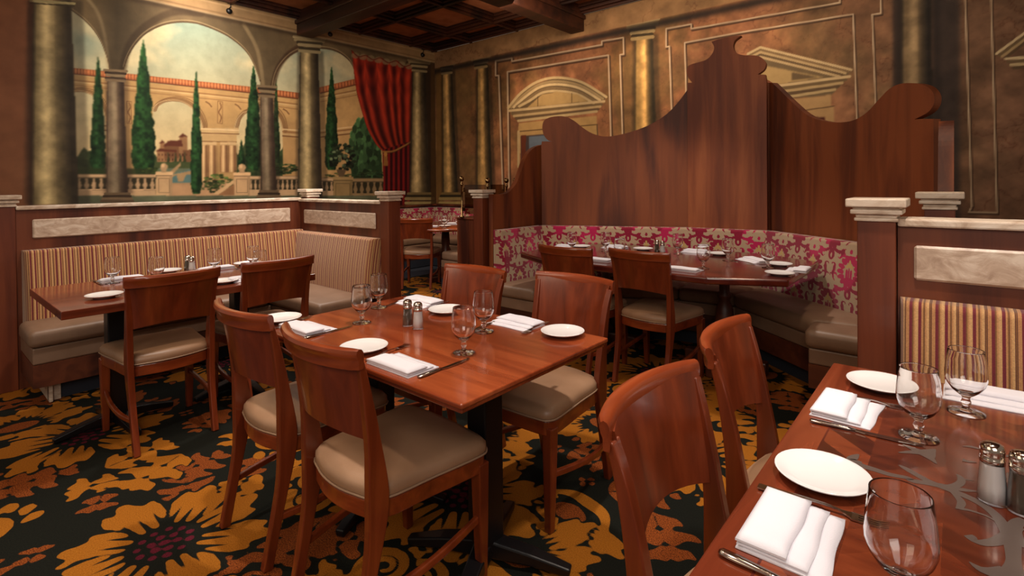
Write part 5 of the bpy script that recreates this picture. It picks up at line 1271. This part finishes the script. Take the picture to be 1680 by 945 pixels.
# ================================================================== LIGHT + CAMERA
def area(loc, size, power, col, target=None, sizey=None, spread=None):
    l = bpy.data.lights.new('area', 'AREA'); l.energy = power; l.color = col; l.size = size; l.shape = 'RECTANGLE'; l.size_y = sizey or size
    if spread: l.spread = spread
    o = bpy.data.objects.new('soft_area_light', l); COL.objects.link(o); o.location = loc
    if target is not None: o.rotation_euler = (Vector(target)-Vector(loc)).to_track_quat('-Z', 'Y').to_euler()
    return o
def spot(loc, target, power, col, ang=60, blend=.5, r=.05):
    l = bpy.data.lights.new('spot', 'SPOT'); l.energy = power; l.color = col; l.spot_size = math.radians(ang); l.spot_blend = blend; l.shadow_soft_size = r
    o = bpy.data.objects.new('ceiling_spot', l); COL.objects.link(o); o.location = loc; o.rotation_euler = (Vector(target)-Vector(loc)).to_track_quat('-Z', 'Y').to_euler(); return o
WARM = (1, .80, .58); WARM2 = (1, .72, .45); NEUT = (1, .9, .8)
W = bpy.data.worlds.new('World'); SC.world = W; W.use_nodes = True
W.node_tree.nodes['Background'].inputs[0].default_value = (1, .78, .58, 1); W.node_tree.nodes['Background'].inputs[1].default_value = .17
# wall washers
area((-6.15, 2.4, 3.35), .4, 95, NEUT, (-7.2, 2.4, 1.7), 6.0)
area((-2.6, 4.75, 3.40), 4.5, 40, WARM, (-2.6, 6.34, 2.3), .4)
spot((-3.1, 5.2, 3.4), (-3.1, 6.34, 2.5), 52, WARM2, 70, .9)
spot((-4.6, 5.2, 3.4), (-4.9, 6.34, 2.2), 60, WARM2, 70, .9)
spot((-1.6, 5.2, 3.4), (-1.6, 6.34, 2.4), 25, WARM2, 70, .9)
# pools on the tables
spot((-1.5, 1.5, 3.35), (-1.5, 1.35, .75), 190, NEUT, 62, .35, .06)
spot((.1, 1.4, 3.35), (.15, 1.3, .75), 165, NEUT, 60, .5, .08)
spot((-1.75, 3.6, 3.35), (-1.75, 3.75, .75), 130, NEUT, 62, .5, .08)
spot((-3.3, 1.2, 3.35), (-3.6, 1.15, .75), 120, NEUT, 66, .5, .08)
spot((-4.9, 4.6, 3.4), (-5.3, 4.9, .75), 130, WARM, 70, .5, .08)
spot((-.3, 2.8, 3.35), (-.3, 2.9, 0), 60, WARM, 70, .6, .08)
spot((-2.6, .4, 3.3), (-2.7, .5, 0), 60, WARM, 80, .6, .08)
for i, (x, y) in enumerate([(-.5, 1.0), (-.9, 2.4), (-2.3, 2.0), (-3.0, .3), (-2.6, 3.2)]):  # added points without fixtures, they only put sparkle into the glassware
    l = bpy.data.lights.new('sparkle', 'POINT'); l.energy = 7; l.color = WARM; l.shadow_soft_size = .035; o = bpy.data.objects.new('sparkle_point', l); COL.objects.link(o); o.location = (x, y, 3.2)
# added broad soft fill from the camera side, not a ceiling fixture
area((.9, -1.0, 2.6), 1.6, 38, NEUT, (-2.0, 2.0, .9))
area((-2.0, -1.2, 2.9), 2.0, 26, WARM, (-2.6, 2.2, .8))
cam = bpy.data.cameras.new('Camera'); co = bpy.data.objects.new('Camera', cam); COL.objects.link(co); SC.camera = co
cam.sensor_width = 36; cam.lens = F_/1680*36; cam.shift_x = 0; cam.shift_y = -(472.5-CY_)/1680; cam.clip_start = .05
R3 = Matrix(((M_[0][0], -M_[1][0], -M_[2][0]), (M_[0][1], -M_[1][1], -M_[2][1]), (M_[0][2], -M_[1][2], -M_[2][2])))
mw = R3.to_4x4(); mw.translation = (0, 0, H_); co.matrix_world = mw
SC.view_settings.view_transform = 'Standard'; SC.view_settings.look = 'None'; SC.view_settings.exposure = .28
SC.cycles.use_denoising = True; SC.cycles.max_bounces = 10; SC.cycles.transmission_bounces = 8; SC.cycles.sample_clamp_indirect = 4
SC.cycles.caustics_reflective = False
